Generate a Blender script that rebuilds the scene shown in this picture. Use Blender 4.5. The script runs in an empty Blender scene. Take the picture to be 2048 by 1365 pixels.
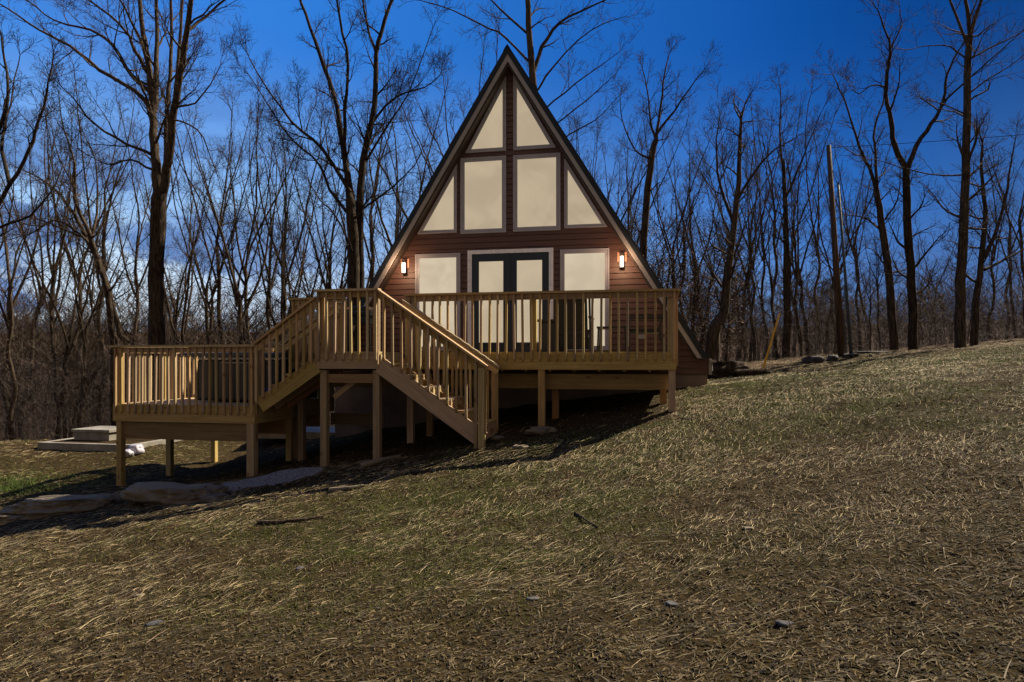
import bpy, math, random
import numpy as np
from mathutils import Vector, Matrix
R = math.radians
S = bpy.context.scene
COL = S.collection
# ------------------------------------------------------------------ camera
cd = bpy.data.cameras.new('camera'); cam = bpy.data.objects.new('camera', cd); COL.objects.link(cam)
cd.lens = 24; cd.sensor_width = 36; cd.shift_y = 0.0183; cd.clip_start = .05; cd.clip_end = 3000
cam.location = (0, 0, 0); cam.rotation_euler = (R(90), 0, 0)
S.camera = cam
S.view_settings.view_transform = 'Standard'; S.view_settings.look = 'None'
S.view_settings.exposure = .95; S.view_settings.gamma = 1
S.cycles.max_bounces = 6; S.cycles.transparent_max_bounces = 8
# ------------------------------------------------------------------ sun and sky
SUN_DIR = Vector((1.111, .794, 1.33)).normalized()
SUN_E = math.asin(SUN_DIR.z); SUN_A = math.atan2(SUN_DIR.x, SUN_DIR.y)
ld = bpy.data.lights.new('sun', 'SUN'); ld.energy = 5.0; ld.angle = R(.5); ld.color = (1, .89, .70)
sun = bpy.data.objects.new('sun', ld); COL.objects.link(sun)
sun.rotation_euler = SUN_DIR.to_track_quat('Z', 'Y').to_euler(); sun.location = (30, 20, 30)

W = bpy.data.worlds.new('World'); S.world = W; W.use_nodes = True
nt = W.node_tree; nt.nodes.clear()
def N(t, **k):
    n = nt.nodes.new(t)
    for a, b in k.items(): setattr(n, a, b)
    return n
def L(a, b): nt.links.new(a, b)
def sock(v, s):
    if hasattr(v, 'node'): L(v, s)
    else: s.default_value = v
def M(op, a, b=0.0, c=0.0, clamp=False):
    n = N('ShaderNodeMath', operation=op, use_clamp=clamp)
    sock(a, n.inputs[0]); sock(b, n.inputs[1]); sock(c, n.inputs[2]); return n.outputs[0]
def MIX(f, a, b, mode='MIX'):
    n = N('ShaderNodeMix', data_type='RGBA', blend_type=mode)
    sock(f, n.inputs[0]); sock(a, n.inputs[6]); sock(b, n.inputs[7]); return n.outputs[2]
def MR(x, a, b, c=0.0, d=1.0, smooth=True):
    n = N('ShaderNodeMapRange', interpolation_type='SMOOTHSTEP' if smooth else 'LINEAR')
    sock(x, n.inputs[0])
    for i, v in enumerate((a, b, c, d)): sock(v, n.inputs[i + 1])
    return n.outputs[0]
def C(r, g, b): return (r, g, b, 1)
def s2l(r, g, b): return tuple(((x / 255 + .055) / 1.055) ** 2.4 if x > 10 else x / 255 / 12.92 for x in (r, g, b)) + (1,)
tc = N('ShaderNodeTexCoord'); sep = N('ShaderNodeSeparateXYZ'); L(tc.outputs['Generated'], sep.inputs[0])
dx, dy, dz = sep.outputs
az = M('ARCTAN2', dx, dy)                       # 0 ahead, + right (radians)
top = MIX(MR(az, -.62, .62), s2l(52, 130, 222), s2l(0, 70, 150))
top = MIX(MR(az, .25, .75), top, s2l(2, 50, 108))
mid = MIX(MR(az, -.6, .55), s2l(172, 216, 255), s2l(30, 108, 196))
mid = MIX(MR(az, .3, .7), mid, s2l(60, 104, 165))
low = MIX(MR(az, -.5, .1), s2l(238, 248, 255), s2l(135, 172, 215))
low = MIX(MR(az, .1, .6), low, s2l(84, 108, 150))
sky = MIX(MR(dz, .1, .42), mid, top)
sky = MIX(MR(dz, .0, .24), low, sky)
# broken cloud banks low in the left of the sky, a thin veil higher up
mp = N('ShaderNodeMapping'); L(tc.outputs['Generated'], mp.inputs[0]); mp.inputs['Scale'].default_value = (2.2, 2.2, 9)
n1 = N('ShaderNodeTexNoise'); L(mp.outputs[0], n1.inputs[0]); n1.inputs['Scale'].default_value = 1.6; n1.inputs['Detail'].default_value = 6; n1.inputs['Roughness'].default_value = .55
n1.inputs['Distortion'].default_value = .4
cl = MR(n1.outputs[0], .45, .54)
leftm = MR(az, -.05, -.5)
lowm = MR(dz, .44, .12)
cm = M('MULTIPLY', M('MULTIPLY', cl, leftm), lowm)
sky = MIX(M('MULTIPLY', cm, .85), sky, s2l(72, 112, 176))
mp2 = N('ShaderNodeMapping'); L(tc.outputs['Generated'], mp2.inputs[0]); mp2.inputs['Scale'].default_value = (2.0, 2.0, 3.2); mp2.inputs['Rotation'].default_value = (0, .5, 0)
n2 = N('ShaderNodeTexNoise'); L(mp2.outputs[0], n2.inputs[0]); n2.inputs['Scale'].default_value = 2.0; n2.inputs['Detail'].default_value = 5
veil = M('MULTIPLY', MR(n2.outputs[0], .48, .75), MR(az, .0, -.45))
sky = MIX(M('MULTIPLY', veil, .45), sky, s2l(95, 130, 190))
# unseen sky behind the camera: warm fill added to light the cabin front
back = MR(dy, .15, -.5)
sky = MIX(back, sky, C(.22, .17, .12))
st = N('ShaderNodeTexSky', sky_type='NISHITA', sun_disc=False, sun_elevation=SUN_E, sun_rotation=SUN_A)
st.air_density = 1.0; st.dust_density = .3; st.ozone_density = 3
nish = MIX(1.0, st.outputs[0], C(.0012, .004, .010), 'MULTIPLY')
sky = MIX(1.0, sky, nish, 'ADD')
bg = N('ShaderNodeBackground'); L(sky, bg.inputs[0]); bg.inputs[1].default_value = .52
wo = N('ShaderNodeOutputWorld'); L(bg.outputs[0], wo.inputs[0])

# ------------------------------------------------------------------ materials
def mat(name):
    global nt
    m = bpy.data.materials.new(name); m.use_nodes = True; nt = m.node_tree; nt.nodes.clear()
    b = N('ShaderNodeBsdfPrincipled'); o = N('ShaderNodeOutputMaterial'); L(b.outputs[0], o.inputs[0])
    return m, b
def noise(scale, detail=4, vec=None, rough=.5, dist=0.0):
    n = N('ShaderNodeTexNoise'); n.inputs['Scale'].default_value = scale; n.inputs['Detail'].default_value = detail
    n.inputs['Roughness'].default_value = rough; n.inputs['Distortion'].default_value = dist
    if vec: L(vec, n.inputs[0])
    return n.outputs[0]
def coords(kind='Object', scale=(1, 1, 1)):
    t = N('ShaderNodeTexCoord'); m = N('ShaderNodeMapping'); L(t.outputs[kind], m.inputs[0]); m.inputs['Scale'].default_value = scale
    return m.outputs[0]
def bump(b, h, strength=.3, dist=.01):
    n = N('ShaderNodeBump'); n.inputs['Strength'].default_value = strength; n.inputs['Distance'].default_value = dist
    L(h, n.inputs['Height']); L(n.outputs[0], b.inputs['Normal'])
def simple(name, col, rough=.6, metal=0.0, var=.15, sc=6.0, bmp=0.0, spec=.5):
    m, b = mat(name)
    v = coords('Object')
    nz = noise(sc, 5, v, .6)
    c2 = tuple(x * (1 - var) for x in col[:3]) + (1,); c1 = tuple(min(1, x * (1 + var)) for x in col[:3]) + (1,)
    L(MIX(MR(nz, .3, .7), c2, c1), b.inputs['Base Color'])
    b.inputs['Roughness'].default_value = rough; b.inputs['Metallic'].default_value = metal
    b.inputs['Specular IOR Level'].default_value = spec
    if bmp: bump(b, noise(sc * 12, 4, v), bmp, .004)
    return m
def wood(name, c1, c2, knot, rough=.75):
    m, b = mat(name)
    uv = N('ShaderNodeUVMap'); oi = N('ShaderNodeObjectInfo')
    cx = N('ShaderNodeCombineXYZ'); L(M('MULTIPLY', oi.outputs['Random'], 37.0), cx.inputs[0]); L(M('MULTIPLY', oi.outputs['Random'], 91.0), cx.inputs[1])
    add = N('ShaderNodeVectorMath', operation='ADD'); L(uv.outputs[0], add.inputs[0]); L(cx.outputs[0], add.inputs[1])
    mp = N('ShaderNodeMapping'); L(add.outputs[0], mp.inputs[0]); mp.inputs['Scale'].default_value = (1.3, 26, 1)
    g = noise(1.0, 6, mp.outputs[0], .6, .8)
    mp2 = N('ShaderNodeMapping'); L(add.outputs[0], mp2.inputs[0]); mp2.inputs['Scale'].default_value = (5, 60, 1)
    g2 = noise(2.0, 3, mp2.outputs[0], .6)
    base = MIX(MR(g, .3, .7), c1, c2)
    base = MIX(M('MULTIPLY', MR(g2, .45, .75), .35), base, tuple(x * .55 for x in c2[:3]) + (1,))
    # knots
    vo = N('ShaderNodeTexVoronoi'); mp3 = N('ShaderNodeMapping'); L(add.outputs[0], mp3.inputs[0]); mp3.inputs['Scale'].default_value = (2.2, 5.5, 1)
    L(mp3.outputs[0], vo.inputs[0]); vo.inputs['Scale'].default_value = 1.0
    base = MIX(M('MULTIPLY', MR(vo.outputs['Distance'], .11, .05), .8), base, knot)
    # board to board tone, green treated cast here and there
    hs = N('ShaderNodeHueSaturation'); L(base, hs.inputs['Color'])
    L(MR(oi.outputs['Random'], 0, 1, .68, 1.22, False), hs.inputs['Value'])
    L(MR(M('FRACT', M('MULTIPLY', oi.outputs['Random'], 7.3)), 0, 1, .485, .52, False), hs.inputs['Hue'])
    L(MR(M('FRACT', M('MULTIPLY', oi.outputs['Random'], 3.7)), 0, 1, .75, 1.1, False), hs.inputs['Saturation'])
    L(hs.outputs[0], b.inputs['Base Color']); b.inputs['Roughness'].default_value = rough
    b.inputs['Specular IOR Level'].default_value = .25
    bump(b, g2, .25, .002)
    return m
MT = {}
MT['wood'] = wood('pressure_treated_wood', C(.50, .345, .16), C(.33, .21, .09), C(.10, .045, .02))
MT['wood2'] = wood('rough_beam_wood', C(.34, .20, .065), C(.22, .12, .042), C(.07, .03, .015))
MT['siding'] = None
m, b = mat('brown_vinyl_siding'); v = coords('Object', (1.2, 1, 22)); MT['siding'] = m
g = noise(1.5, 5, v, .6)
L(MIX(MR(g, .3, .7), C(.082, .039, .031), C(.122, .059, .045)), b.inputs['Base Color']); b.inputs['Roughness'].default_value = .55
bump(b, g, .15, .003)
MT['trim'] = simple('taupe_trim', C(.32, .295, .29), .5, var=.06, sc=2)
MT['winframe'] = simple('grey_window_vinyl', C(.36, .355, .40), .45, var=.06, sc=3)
MT['jamb'] = simple('primed_white_jamb', C(.90, .91, .98), .5, var=.12, sc=9)
MT['door'] = simple('dark_navy_door_paint', C(.012, .022, .038), .35, var=.1, sc=2)
MT['roof'] = simple('dark_blue_metal_roofing', C(.008, .013, .020), .75, metal=.0, var=.2, sc=3)
MT['soffit'] = simple('brown_soffit', C(.05, .034, .027), .6, var=.1, sc=8)
MT['black'] = simple('black_powder_coat', C(.008, .008, .009), .45, var=.2, sc=12)
MT['blackcloth'] = simple('black_sling_fabric', C(.016, .015, .017), .85, var=.3, sc=40)
MT['tub'] = simple('dark_tub_cabinet', C(.016, .018, .024), .5, var=.3, sc=4)
MT['tubtop'] = simple('grey_vinyl_cover', C(.02, .03, .045), .4, var=.2, sc=3)
MT['plastic_grey'] = simple('grey_plastic', C(.28, .28, .29), .5, var=.06, sc=6)
MT['bracket'] = simple('copper_painted_block', C(.52, .25, .15), .55, var=.08, sc=6)
MT['blue'] = simple('blue_plastic', C(.02, .09, .33), .4, var=.1)
MT['yellow'] = simple('yellow_guy_guard_plastic', C(.90, .45, .012), .45, var=.12, sc=5)
MT['galv'] = simple('grey_conduit', C(.055, .07, .09), .6, metal=.0, var=.15, sc=3)
MT['bag'] = simple('white_plastic_bag', C(.40, .37, .42), .45, var=.15, sc=9, bmp=.4)
m, b = mat('stained_concrete'); v = coords('Object'); MT['concrete'] = m
g = noise(2.5, 8, v, .65); g2 = noise(40, 4, v)
L(MIX(MR(g, .3, .7), C(.17, .15, .12), C(.30, .275, .235)), b.inputs['Base Color']); b.inputs['Roughness'].default_value = .9; bump(b, g2, .4, .004)
m, b = mat('foundation_concrete'); v = coords('Object'); MT['foundation'] = m
g = noise(1.5, 8, v, .65)
L(MIX(MR(g, .3, .7), C(.16, .125, .10), C(.26, .20, .165)), b.inputs['Base Color']); b.inputs['Roughness'].default_value = .9; bump(b, noise(30, 4, v), .4, .004)
m, b = mat('sandstone'); v = coords('Object'); MT['rock'] = m
g = noise(2.2, 9, v, .7); g2 = noise(9, 6, v, .7)
cc = MIX(MR(g, .35, .65), C(.20, .155, .095), C(.10, .085, .065)); cc = MIX(MR(g2, .5, .75), cc, C(.30, .235, .13))
L(cc, b.inputs['Base Color']); b.inputs['Roughness'].default_value = .95; bump(b, g2, .9, .03)
m, b = mat('fieldstone_grey'); v = coords('Object'); MT['rock2'] = m
g = noise(4, 9, v, .7); L(MIX(MR(g, .35, .65), C(.03, .03, .034), C(.10, .092, .085)), b.inputs['Base Color']); b.inputs['Roughness'].default_value = .95; bump(b, noise(14, 6, v), .8, .02)
m, b = mat('bark'); v = coords('Object', (9, 9, 1.6)); MT['bark'] = m
g = noise(2.0, 8, v, .7, .6); oi = N('ShaderNodeObjectInfo')
cc = MIX(MR(g, .35, .68), C(.026, .019, .013), C(.125, .090, .062))
hs = N('ShaderNodeHueSaturation'); L(cc, hs.inputs['Color']); L(MR(oi.outputs['Random'], 0, 1, .6, 1.25, False), hs.inputs['Value'])
L(hs.outputs[0], b.inputs['Base Color']); b.inputs['Roughness'].default_value = .95; b.inputs['Specular IOR Level'].default_value = .1; bump(b, g, 1.0, .03)
m, b = mat('twig_bark'); v = coords('Object'); MT['twig'] = m
g = noise(1.3, 5, v, .6)
L(MIX(MR(g, .35, .65), C(.035, .024, .017), C(.095, .066, .046)), b.inputs['Base Color']); b.inputs['Roughness'].default_value = .9; b.inputs['Specular IOR Level'].default_value = .1
m, b = mat('pole_wood'); v = coords('Object', (14, 14, .8)); MT['pole'] = m
g = noise(1.5, 7, v, .6, .4); L(MIX(MR(g, .35, .68), C(.035, .019, .012), C(.13, .070, .038)), b.inputs['Base Color']); b.inputs['Roughness'].default_value = .85; bump(b, g, .6, .01)
def attrmat(name, rough=.8, transl=.0):
    m, b = mat(name); a = N('ShaderNodeAttribute'); a.attribute_name = 'Col'
    L(a.outputs[0], b.inputs['Base Color']); b.inputs['Roughness'].default_value = rough; b.inputs['Specular IOR Level'].default_value = .2
    return m
MT['straw'] = attrmat('dry_straw'); MT['grass'] = attrmat('grass_blades', .7); MT['litter'] = attrmat('leaf_litter', .9); MT['brush'] = attrmat('brush_twigs', .9)
# ground: bare soil, thin grass and leaf litter
m, b = mat('hillside_soil'); MT['ground'] = m
v = coords('Object')
big = noise(.35, 4, v, .6); med = noise(2.2, 6, v, .65); fine = noise(22, 6, v, .75); fin2 = noise(70, 4, v, .7)
soil = MIX(MR(fine, .35, .7), C(.010, .007, .0035), C(.088, .058, .025))
gr = MIX(MR(fin2, .3, .7), C(.018, .024, .004), C(.062, .066, .014))
gat = N('ShaderNodeAttribute'); gat.attribute_name = 'green'
lit_ = N('ShaderNodeAttribute'); lit_.attribute_name = 'litter'
gm = M('MULTIPLY', gat.outputs['Fac'], MR(M('ADD', M('MULTIPLY', med, .6), M('MULTIPLY', fine, .4)), .40, .60))
cc = MIX(gm, soil, gr)
straw = MR(fin2, .60, .74)
cc = MIX(M('MULTIPLY', straw, .55), cc, C(.16, .125, .065))
cc = MIX(lit_.outputs['Fac'], cc, MIX(MR(fine, .3, .7), C(.045, .026, .017), C(.13, .078, .052)))
L(cc, b.inputs['Base Color']); b.inputs['Roughness'].default_value = 1.0; b.inputs['Specular IOR Level'].default_value = .05
bump(b, M('ADD', M('MULTIPLY', fine, .7), M('MULTIPLY', fin2, .3)), 1.0, .05)
# window pane: a lit room behind pale glass
def pane_mat(name, c, strength, blinds=False):
    m, b = mat(name); v = coords('Object')
    g = noise(1.1, 5, v, .55, .8)
    col = MIX(MR(g, .35, .65), tuple(x * .84 for x in c[:3]) + (1,), c)
    w = N('ShaderNodeTexWave', wave_type='BANDS', bands_direction='Z' if blinds else 'DIAGONAL'); L(v, w.inputs[0])
    w.inputs['Scale'].default_value = 6.5 if blinds else 2.6; w.inputs['Distortion'].default_value = .6 if blinds else .3
    g3 = noise(.9, 2, v)
    col = MIX(M('MULTIPLY', M('MULTIPLY', w.outputs[1], MR(g3, .45, .7)), .16 if blinds else .10), col, tuple(x * .55 for x in c[:3]) + (1,))
    L(col, b.inputs['Emission Color']); b.inputs['Emission Strength'].default_value = strength
    b.inputs['Base Color'].default_value = (.05, .045, .04, 1); b.inputs['Roughness'].default_value = .03
    b.inputs['IOR'].default_value = 1.7
    return m
MT['pane'] = pane_mat('lit_window_glass', s2l(196, 178, 149), .475)
MT['pane_low'] = pane_mat('lit_lower_window_glass', s2l(216, 200, 172), .475, True)
MT['pane_door'] = pane_mat('lit_door_glass', s2l(206, 188, 158), .465, True)
m, b = mat('lamp_glow'); MT['glow'] = m; b.inputs['Emission Color'].default_value = (1, .93, .72, 1); b.inputs['Emission Strength'].default_value = 2.2; b.inputs['Base Color'].default_value = (.8, .8, .7, 1)

# ------------------------------------------------------------------ object helpers
def tag(o, label=None, cat=None, group=None, kind=None):
    if label: o['label'] = label
    if cat: o['category'] = cat
    if group: o['group'] = group
    if kind: o['kind'] = kind
    return o
def empty(name, loc=(0, 0, 0), rz=0.0):
    o = bpy.data.objects.new(name, None); o.location = loc; o.rotation_euler = (0, 0, rz); o.empty_display_size = .2; COL.objects.link(o); return o
def link(name, me, m, parent=None, smooth=False):
    o = bpy.data.objects.new(name, me)
    if m: me.materials.append(m)
    COL.objects.link(o)
    if parent: o.parent = parent
    if smooth: me.polygons.foreach_set('use_smooth', [True] * len(me.polygons))
    return o
class MB:
    def __init__(s): s.v = []; s.f = []; s.uv = []
    def quad(s, idx, uvs): s.f.append(idx); s.uv += uvs
    def board(s, p0, p1, w, t, up=(0, 0, 1), end=None):
        """box from p0 to p1; w measured along 'up' made square to the run, t across"""
        p0 = Vector(p0); p1 = Vector(p1); d = p1 - p0; Ln = d.length; d.normalize(); up = Vector(up)
        side = d.cross(up); side.normalize(); upv = side.cross(d); upv.normalize()
        b = len(s.v)
        for p in (p0, p1):
            for a, c in ((-1, -1), (1, -1), (1, 1), (-1, 1)): s.v.append(tuple(p + side * (a * t / 2) + upv * (c * w / 2)))
        o = random.random() * 9; q = 0
        per = [t, w, t, w]
        for k in range(4):
            a, c = b + k, b + (k + 1) % 4
            s.quad((a, c, c + 4, a + 4), [(o, q), (o, q + per[k]), (o + Ln, q + per[k]), (o + Ln, q)]); q += per[k]
        for base, rev in ((b, True), (b + 4, False)):
            idx = [base, base + 1, base + 2, base + 3]; uv = [(o, 0), (o, t), (o + w, t), (o + w, 0)]
            if rev: idx = idx[::-1]; uv = uv[::-1]
            s.quad(tuple(idx), uv)
        return s
    def box(s, x0, x1, y0, y1, z0, z1):
        # run along the longest axis
        dxx, dyy, dzz = x1 - x0, y1 - y0, z1 - z0; cx, cy, cz = (x0 + x1) / 2, (y0 + y1) / 2, (z0 + z1) / 2
        if dzz >= dxx and dzz >= dyy: return s.board((cx, cy, z0), (cx, cy, z1), dyy, dxx, up=(0, 1, 0))
        if dxx >= dyy: return s.board((x0, cy, cz), (x1, cy, cz), dzz, dyy)
        return s.board((cx, y0, cz), (cx, y1, cz), dzz, dxx)
    def prism(s, pts, y0, y1):
        """closed polygon in x,z (counter-clockwise seen from -y) extruded from y0 (front) to y1"""
        n = len(pts); b = len(s.v)
        s.v += [(x, y0, z) for x, z in pts] + [(x, y1, z) for x, z in pts]
        s.quad(tuple(range(b, b + n)), [(x, z) for x, z in pts])
        s.quad(tuple(range(b + 2 * n - 1, b + n - 1, -1)), [(x, z) for x, z in pts[::-1]])
        for i in range(n):
            j = (i + 1) % n
            s.quad((b + j, b + i, b + n + i, b + n + j), [(0, 0), (0, .1), (1, .1), (1, 0)])
        return s
    def ring(s, outer, inner, y0, y1):
        """frame between two outlines with the same number of points"""
        n = len(outer)
        for i in range(n):
            j = (i + 1) % n
            s.prism([outer[i], outer[j], inner[j], inner[i]], y0, y1)
        return s
    def tube(s, pts, r, k=8, r1=None):
        pts = [Vector(p) for p in pts]; r1 = r if r1 is None else r1
        b = len(s.v); n = len(pts)
        for i, p in enumerate(pts):
            d = (pts[min(i + 1, n - 1)] - pts[max(i - 1, 0)]).normalized()
            a = d.cross(Vector((0, 0, 1)) if abs(d.z) < .9 else Vector((1, 0, 0))).normalized(); c = d.cross(a)
            rr = r + (r1 - r) * i / (n - 1)
            for q in range(k):
                t = 2 * math.pi * q / k; s.v.append(tuple(p + a * (math.cos(t) * rr) + c * (math.sin(t) * rr)))
        for i in range(n - 1):
            for q in range(k):
                a0 = b + i * k + q; a1 = b + i * k + (q + 1) % k
                s.quad((a0, a1, a1 + k, a0 + k), [(i, q), (i, q + 1), (i + 1, q + 1), (i + 1, q)])
        s.quad(tuple(range(b + k - 1, b - 1, -1)), [(0, 0)] * k); s.quad(tuple(range(b + (n - 1) * k, b + n * k)), [(0, 0)] * k)
        return s
    def build(s, name, m, parent=None, bevel=0, smooth=False):
        me = bpy.data.meshes.new(name); me.from_pydata(s.v, [], s.f); me.update()
        ul = me.uv_layers.new(name='UVMap'); ul.data.foreach_set('uv', [c for t in s.uv for c in t])
        o = link(name, me, m, parent, smooth)
        if bevel:
            bv = o.modifiers.new('bevel', 'BEVEL'); bv.width = bevel; bv.segments = 2; bv.limit_method = 'ANGLE'
        return o
def copy(o, parent, loc=None):
    c = o.copy(); COL.objects.link(c); c.parent = parent
    if loc is not None: c.location = loc
    return c
def copy_tree(o, parent=None):
    c = o.copy(); COL.objects.link(c); c.parent = parent
    for ch in list(o.children): copy_tree(ch, c)
    return c

# ------------------------------------------------------------------ terrain
TH = R(11.6); ct, sn = math.cos(TH), math.sin(TH); OX, OY = -.06, 14.2
def hw(u, v): return (OX + u * ct - v * sn, OY - u * sn - v * ct)      # house plan (u along the front, v out from it) to world
F = 1365.0
def at(px, py, Y): return Vector(((px - 1024) / F * Y, Y, (720 - py) / F * Y))
ctrl = []
for u, v, z in [(3.2, 2.75, -.84), (1.1, 2.75, -1.13), (.35, 3.75, -1.33), (-1.4, 3.75, -1.60), (-2.3, 3.75, -1.74), (-3.6, 3.75, -1.95), (-6.1, 3.75, -2.2),
                (-6.1, 2.5, -2.2), (-6.1, 1.0, -2.2), (-3.6, 2.4, -1.88), (4.0, 0, -.5), (2, 0, -.72), (0, 0, -1.0), (-2, .2, -1.35), (-3.9, 0, -1.7),
                (-1.3, 2.2, -1.45), (0, 2, -1.2), (4, -8, -.45), (-4, -8, -2.2), (5.5, 2, -.42)]:
    x, y = hw(u, v); ctrl.append((x, y, z))
ctrl += [(0, 0, -1.85), (0, 4, -1.72), (0, 8, -1.6), (-4, 4, -2.12), (-5, 8, -2.2), (4, 4, -1.25), (4, 8, -1.05), (8, 8, -.45), (8, 4, -.7), (12, 12, .1), (1, -4, -1.9),
         (6, 16, -.40), (8.0, 18.5, -.22), (10.9, 22, .12), (13.7, 24, .32), (19.5, 26, .78), (15, 18, .45), (25, 30, 1.1), (25, 10, 1.2), (14, 4, -.1),
         (14, 34, .05), (24, 40, .6), (6, 28, -.6), (10, 50, -.6), (-11.2, 15.2, -1.93), (-9.5, 15.0, -1.97), (-7.8, 14.6, -2.0), (-9.5, 12.6, -2.28), (-8, 11.2, -2.3), (-12, 12, -2.35), (-14, 15, -1.9),
         (-7.5, 17, -1.95), (-12, 18, -2.2), (-12, 24, -3.2), (-6, 26, -2.9), (0, 30, -2.4), (-16, 34, -4.0), (-30, 30, -3.6), (-30, 12, -2.6), (-14, 4, -2.8), (-30, -4, -4), (30, -4, .6),
         (-30, 60, -4.5), (0, 60, -3), (40, 60, .5), (-60, 100, -2), (0, 110, -2), (60, 100, 1), (60, 40, 1.5), (-70, 40, -4), (-90, 160, 4), (0, 170, 3), (90, 160, 6), (-8, -4, -2.6), (10, -4, -1.2)]
ctrl = np.array(ctrl, float)
def tps_fit(P, lam=.02):
    X = P[:, :2]; n = len(X); d = np.linalg.norm(X[:, None] - X[None], axis=2)
    K = np.where(d > 0, d * d * np.log(d + 1e-12), 0) + np.eye(n) * lam * 10
    A = np.zeros((n + 3, n + 3)); A[:n, :n] = K; A[:n, n] = 1; A[:n, n + 1:] = X; A[n, :n] = 1; A[n + 1:, :n] = X.T
    return np.linalg.solve(A, np.concatenate([P[:, 2], np.zeros(3)]))
tw = tps_fit(ctrl)
def vnoise(x, y, seed=0):
    xi = np.floor(x).astype(np.int64); yi = np.floor(y).astype(np.int64); fx = x - xi; fy = y - yi
    fx = fx * fx * (3 - 2 * fx); fy = fy * fy * (3 - 2 * fy)
    def h(a, b):
        n = (a * 374761393 + b * 668265263 + seed * 1442695041) & 0x7fffffff
        n = ((n ^ (n >> 13)) * 1274126177) & 0x7fffffff
        return ((n ^ (n >> 16)) & 0xffff) / 65535.0
    return (h(xi, yi) * (1 - fx) + h(xi + 1, yi) * fx) * (1 - fy) + (h(xi, yi + 1) * (1 - fx) + h(xi + 1, yi + 1) * fx) * fy
def fbm(x, y, o=4, seed=0):
    a = 0; w = 1; t = 0
    for k in range(o): a = a + w * vnoise(x * 2 ** k + 17.3 * k, y * 2 ** k - 9.1 * k, seed + k); t += w; w *= .5
    return a / t
def hz(x, y):
    x = np.atleast_1d(np.asarray(x, float)); y = np.atleast_1d(np.asarray(y, float)); shp = x.shape; x = x.ravel(); y = y.ravel()
    z = np.zeros_like(x)
    for i in range(0, len(x), 40000):
        xx = x[i:i + 40000]; yy = y[i:i + 40000]
        d2 = (xx[:, None] - ctrl[None, :, 0]) ** 2 + (yy[:, None] - ctrl[None, :, 1]) ** 2
        z[i:i + 40000] = (.5 * d2 * np.log(d2 + 1e-12)) @ tw[:-3] + tw[-3] + tw[-2] * xx + tw[-1] * yy
    z += (fbm(x * .7, y * .7, 3, 5) - .5) * .12 + (fbm(x * 3.5, y * 3.5, 4, 9) - .5) * .085
    return z.reshape(shp)
def gz(x, y): return float(hz([x], [y])[0])
def green_at(x, y):
    g = fbm(x * .30 + 3, y * .30, 4, 21)
    g = np.clip((g - .40) / .2, 0, 1)
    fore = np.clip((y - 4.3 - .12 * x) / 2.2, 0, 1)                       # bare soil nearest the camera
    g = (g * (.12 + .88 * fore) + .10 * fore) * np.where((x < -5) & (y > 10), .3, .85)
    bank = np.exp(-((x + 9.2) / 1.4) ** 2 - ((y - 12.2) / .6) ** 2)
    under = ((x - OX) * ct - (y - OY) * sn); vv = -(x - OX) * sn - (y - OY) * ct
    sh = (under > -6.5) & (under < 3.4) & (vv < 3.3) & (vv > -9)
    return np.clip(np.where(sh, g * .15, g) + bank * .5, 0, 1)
def axis(segs):
    out = []
    for a, b_, n in segs: out += list(np.linspace(a, b_, n, endpoint=False))
    return np.array(out + [segs[-1][1]])
gx = axis([(-160, -30, 30), (-30, -12, 50), (-12, 13, 340), (13, 30, 60), (30, 160, 30)])
gy = axis([(-8, 2, 30), (2, 17, 230), (17, 32, 90), (32, 80, 50), (80, 240, 30)])
GX, GY = np.meshgrid(gx, gy); GZ = hz(GX, GY)
nx, ny = len(gx), len(gy)
me = bpy.data.meshes.new('ground')
me.vertices.add(nx * ny); me.vertices.foreach_set('co', np.stack([GX, GY, GZ], -1).astype(np.float32).ravel())
ii = (np.arange(ny - 1)[:, None] * nx + np.arange(nx - 1)[None]).ravel()
q = np.stack([ii, ii + 1, ii + nx + 1, ii + nx], 1).astype(np.int32)
me.loops.add(q.size); me.loops.foreach_set('vertex_index', q.ravel()); me.polygons.add(len(q)); me.polygons.foreach_set('loop_start', np.arange(0, q.size, 4, dtype=np.int32))
me.polygons.foreach_set('use_smooth', np.ones(len(q), bool)); me.update(calc_edges=True); me.validate()
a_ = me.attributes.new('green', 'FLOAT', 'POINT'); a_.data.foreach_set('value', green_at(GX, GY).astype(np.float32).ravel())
lt = np.clip((GY - (16.5 + .35 * np.maximum(GX, 0))) / 3, 0, 1); a_ = me.attributes.new('litter', 'FLOAT', 'POINT'); a_.data.foreach_set('value', lt.astype(np.float32).ravel())
tag(link('ground', me, MT['ground']), kind='structure')

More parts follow.
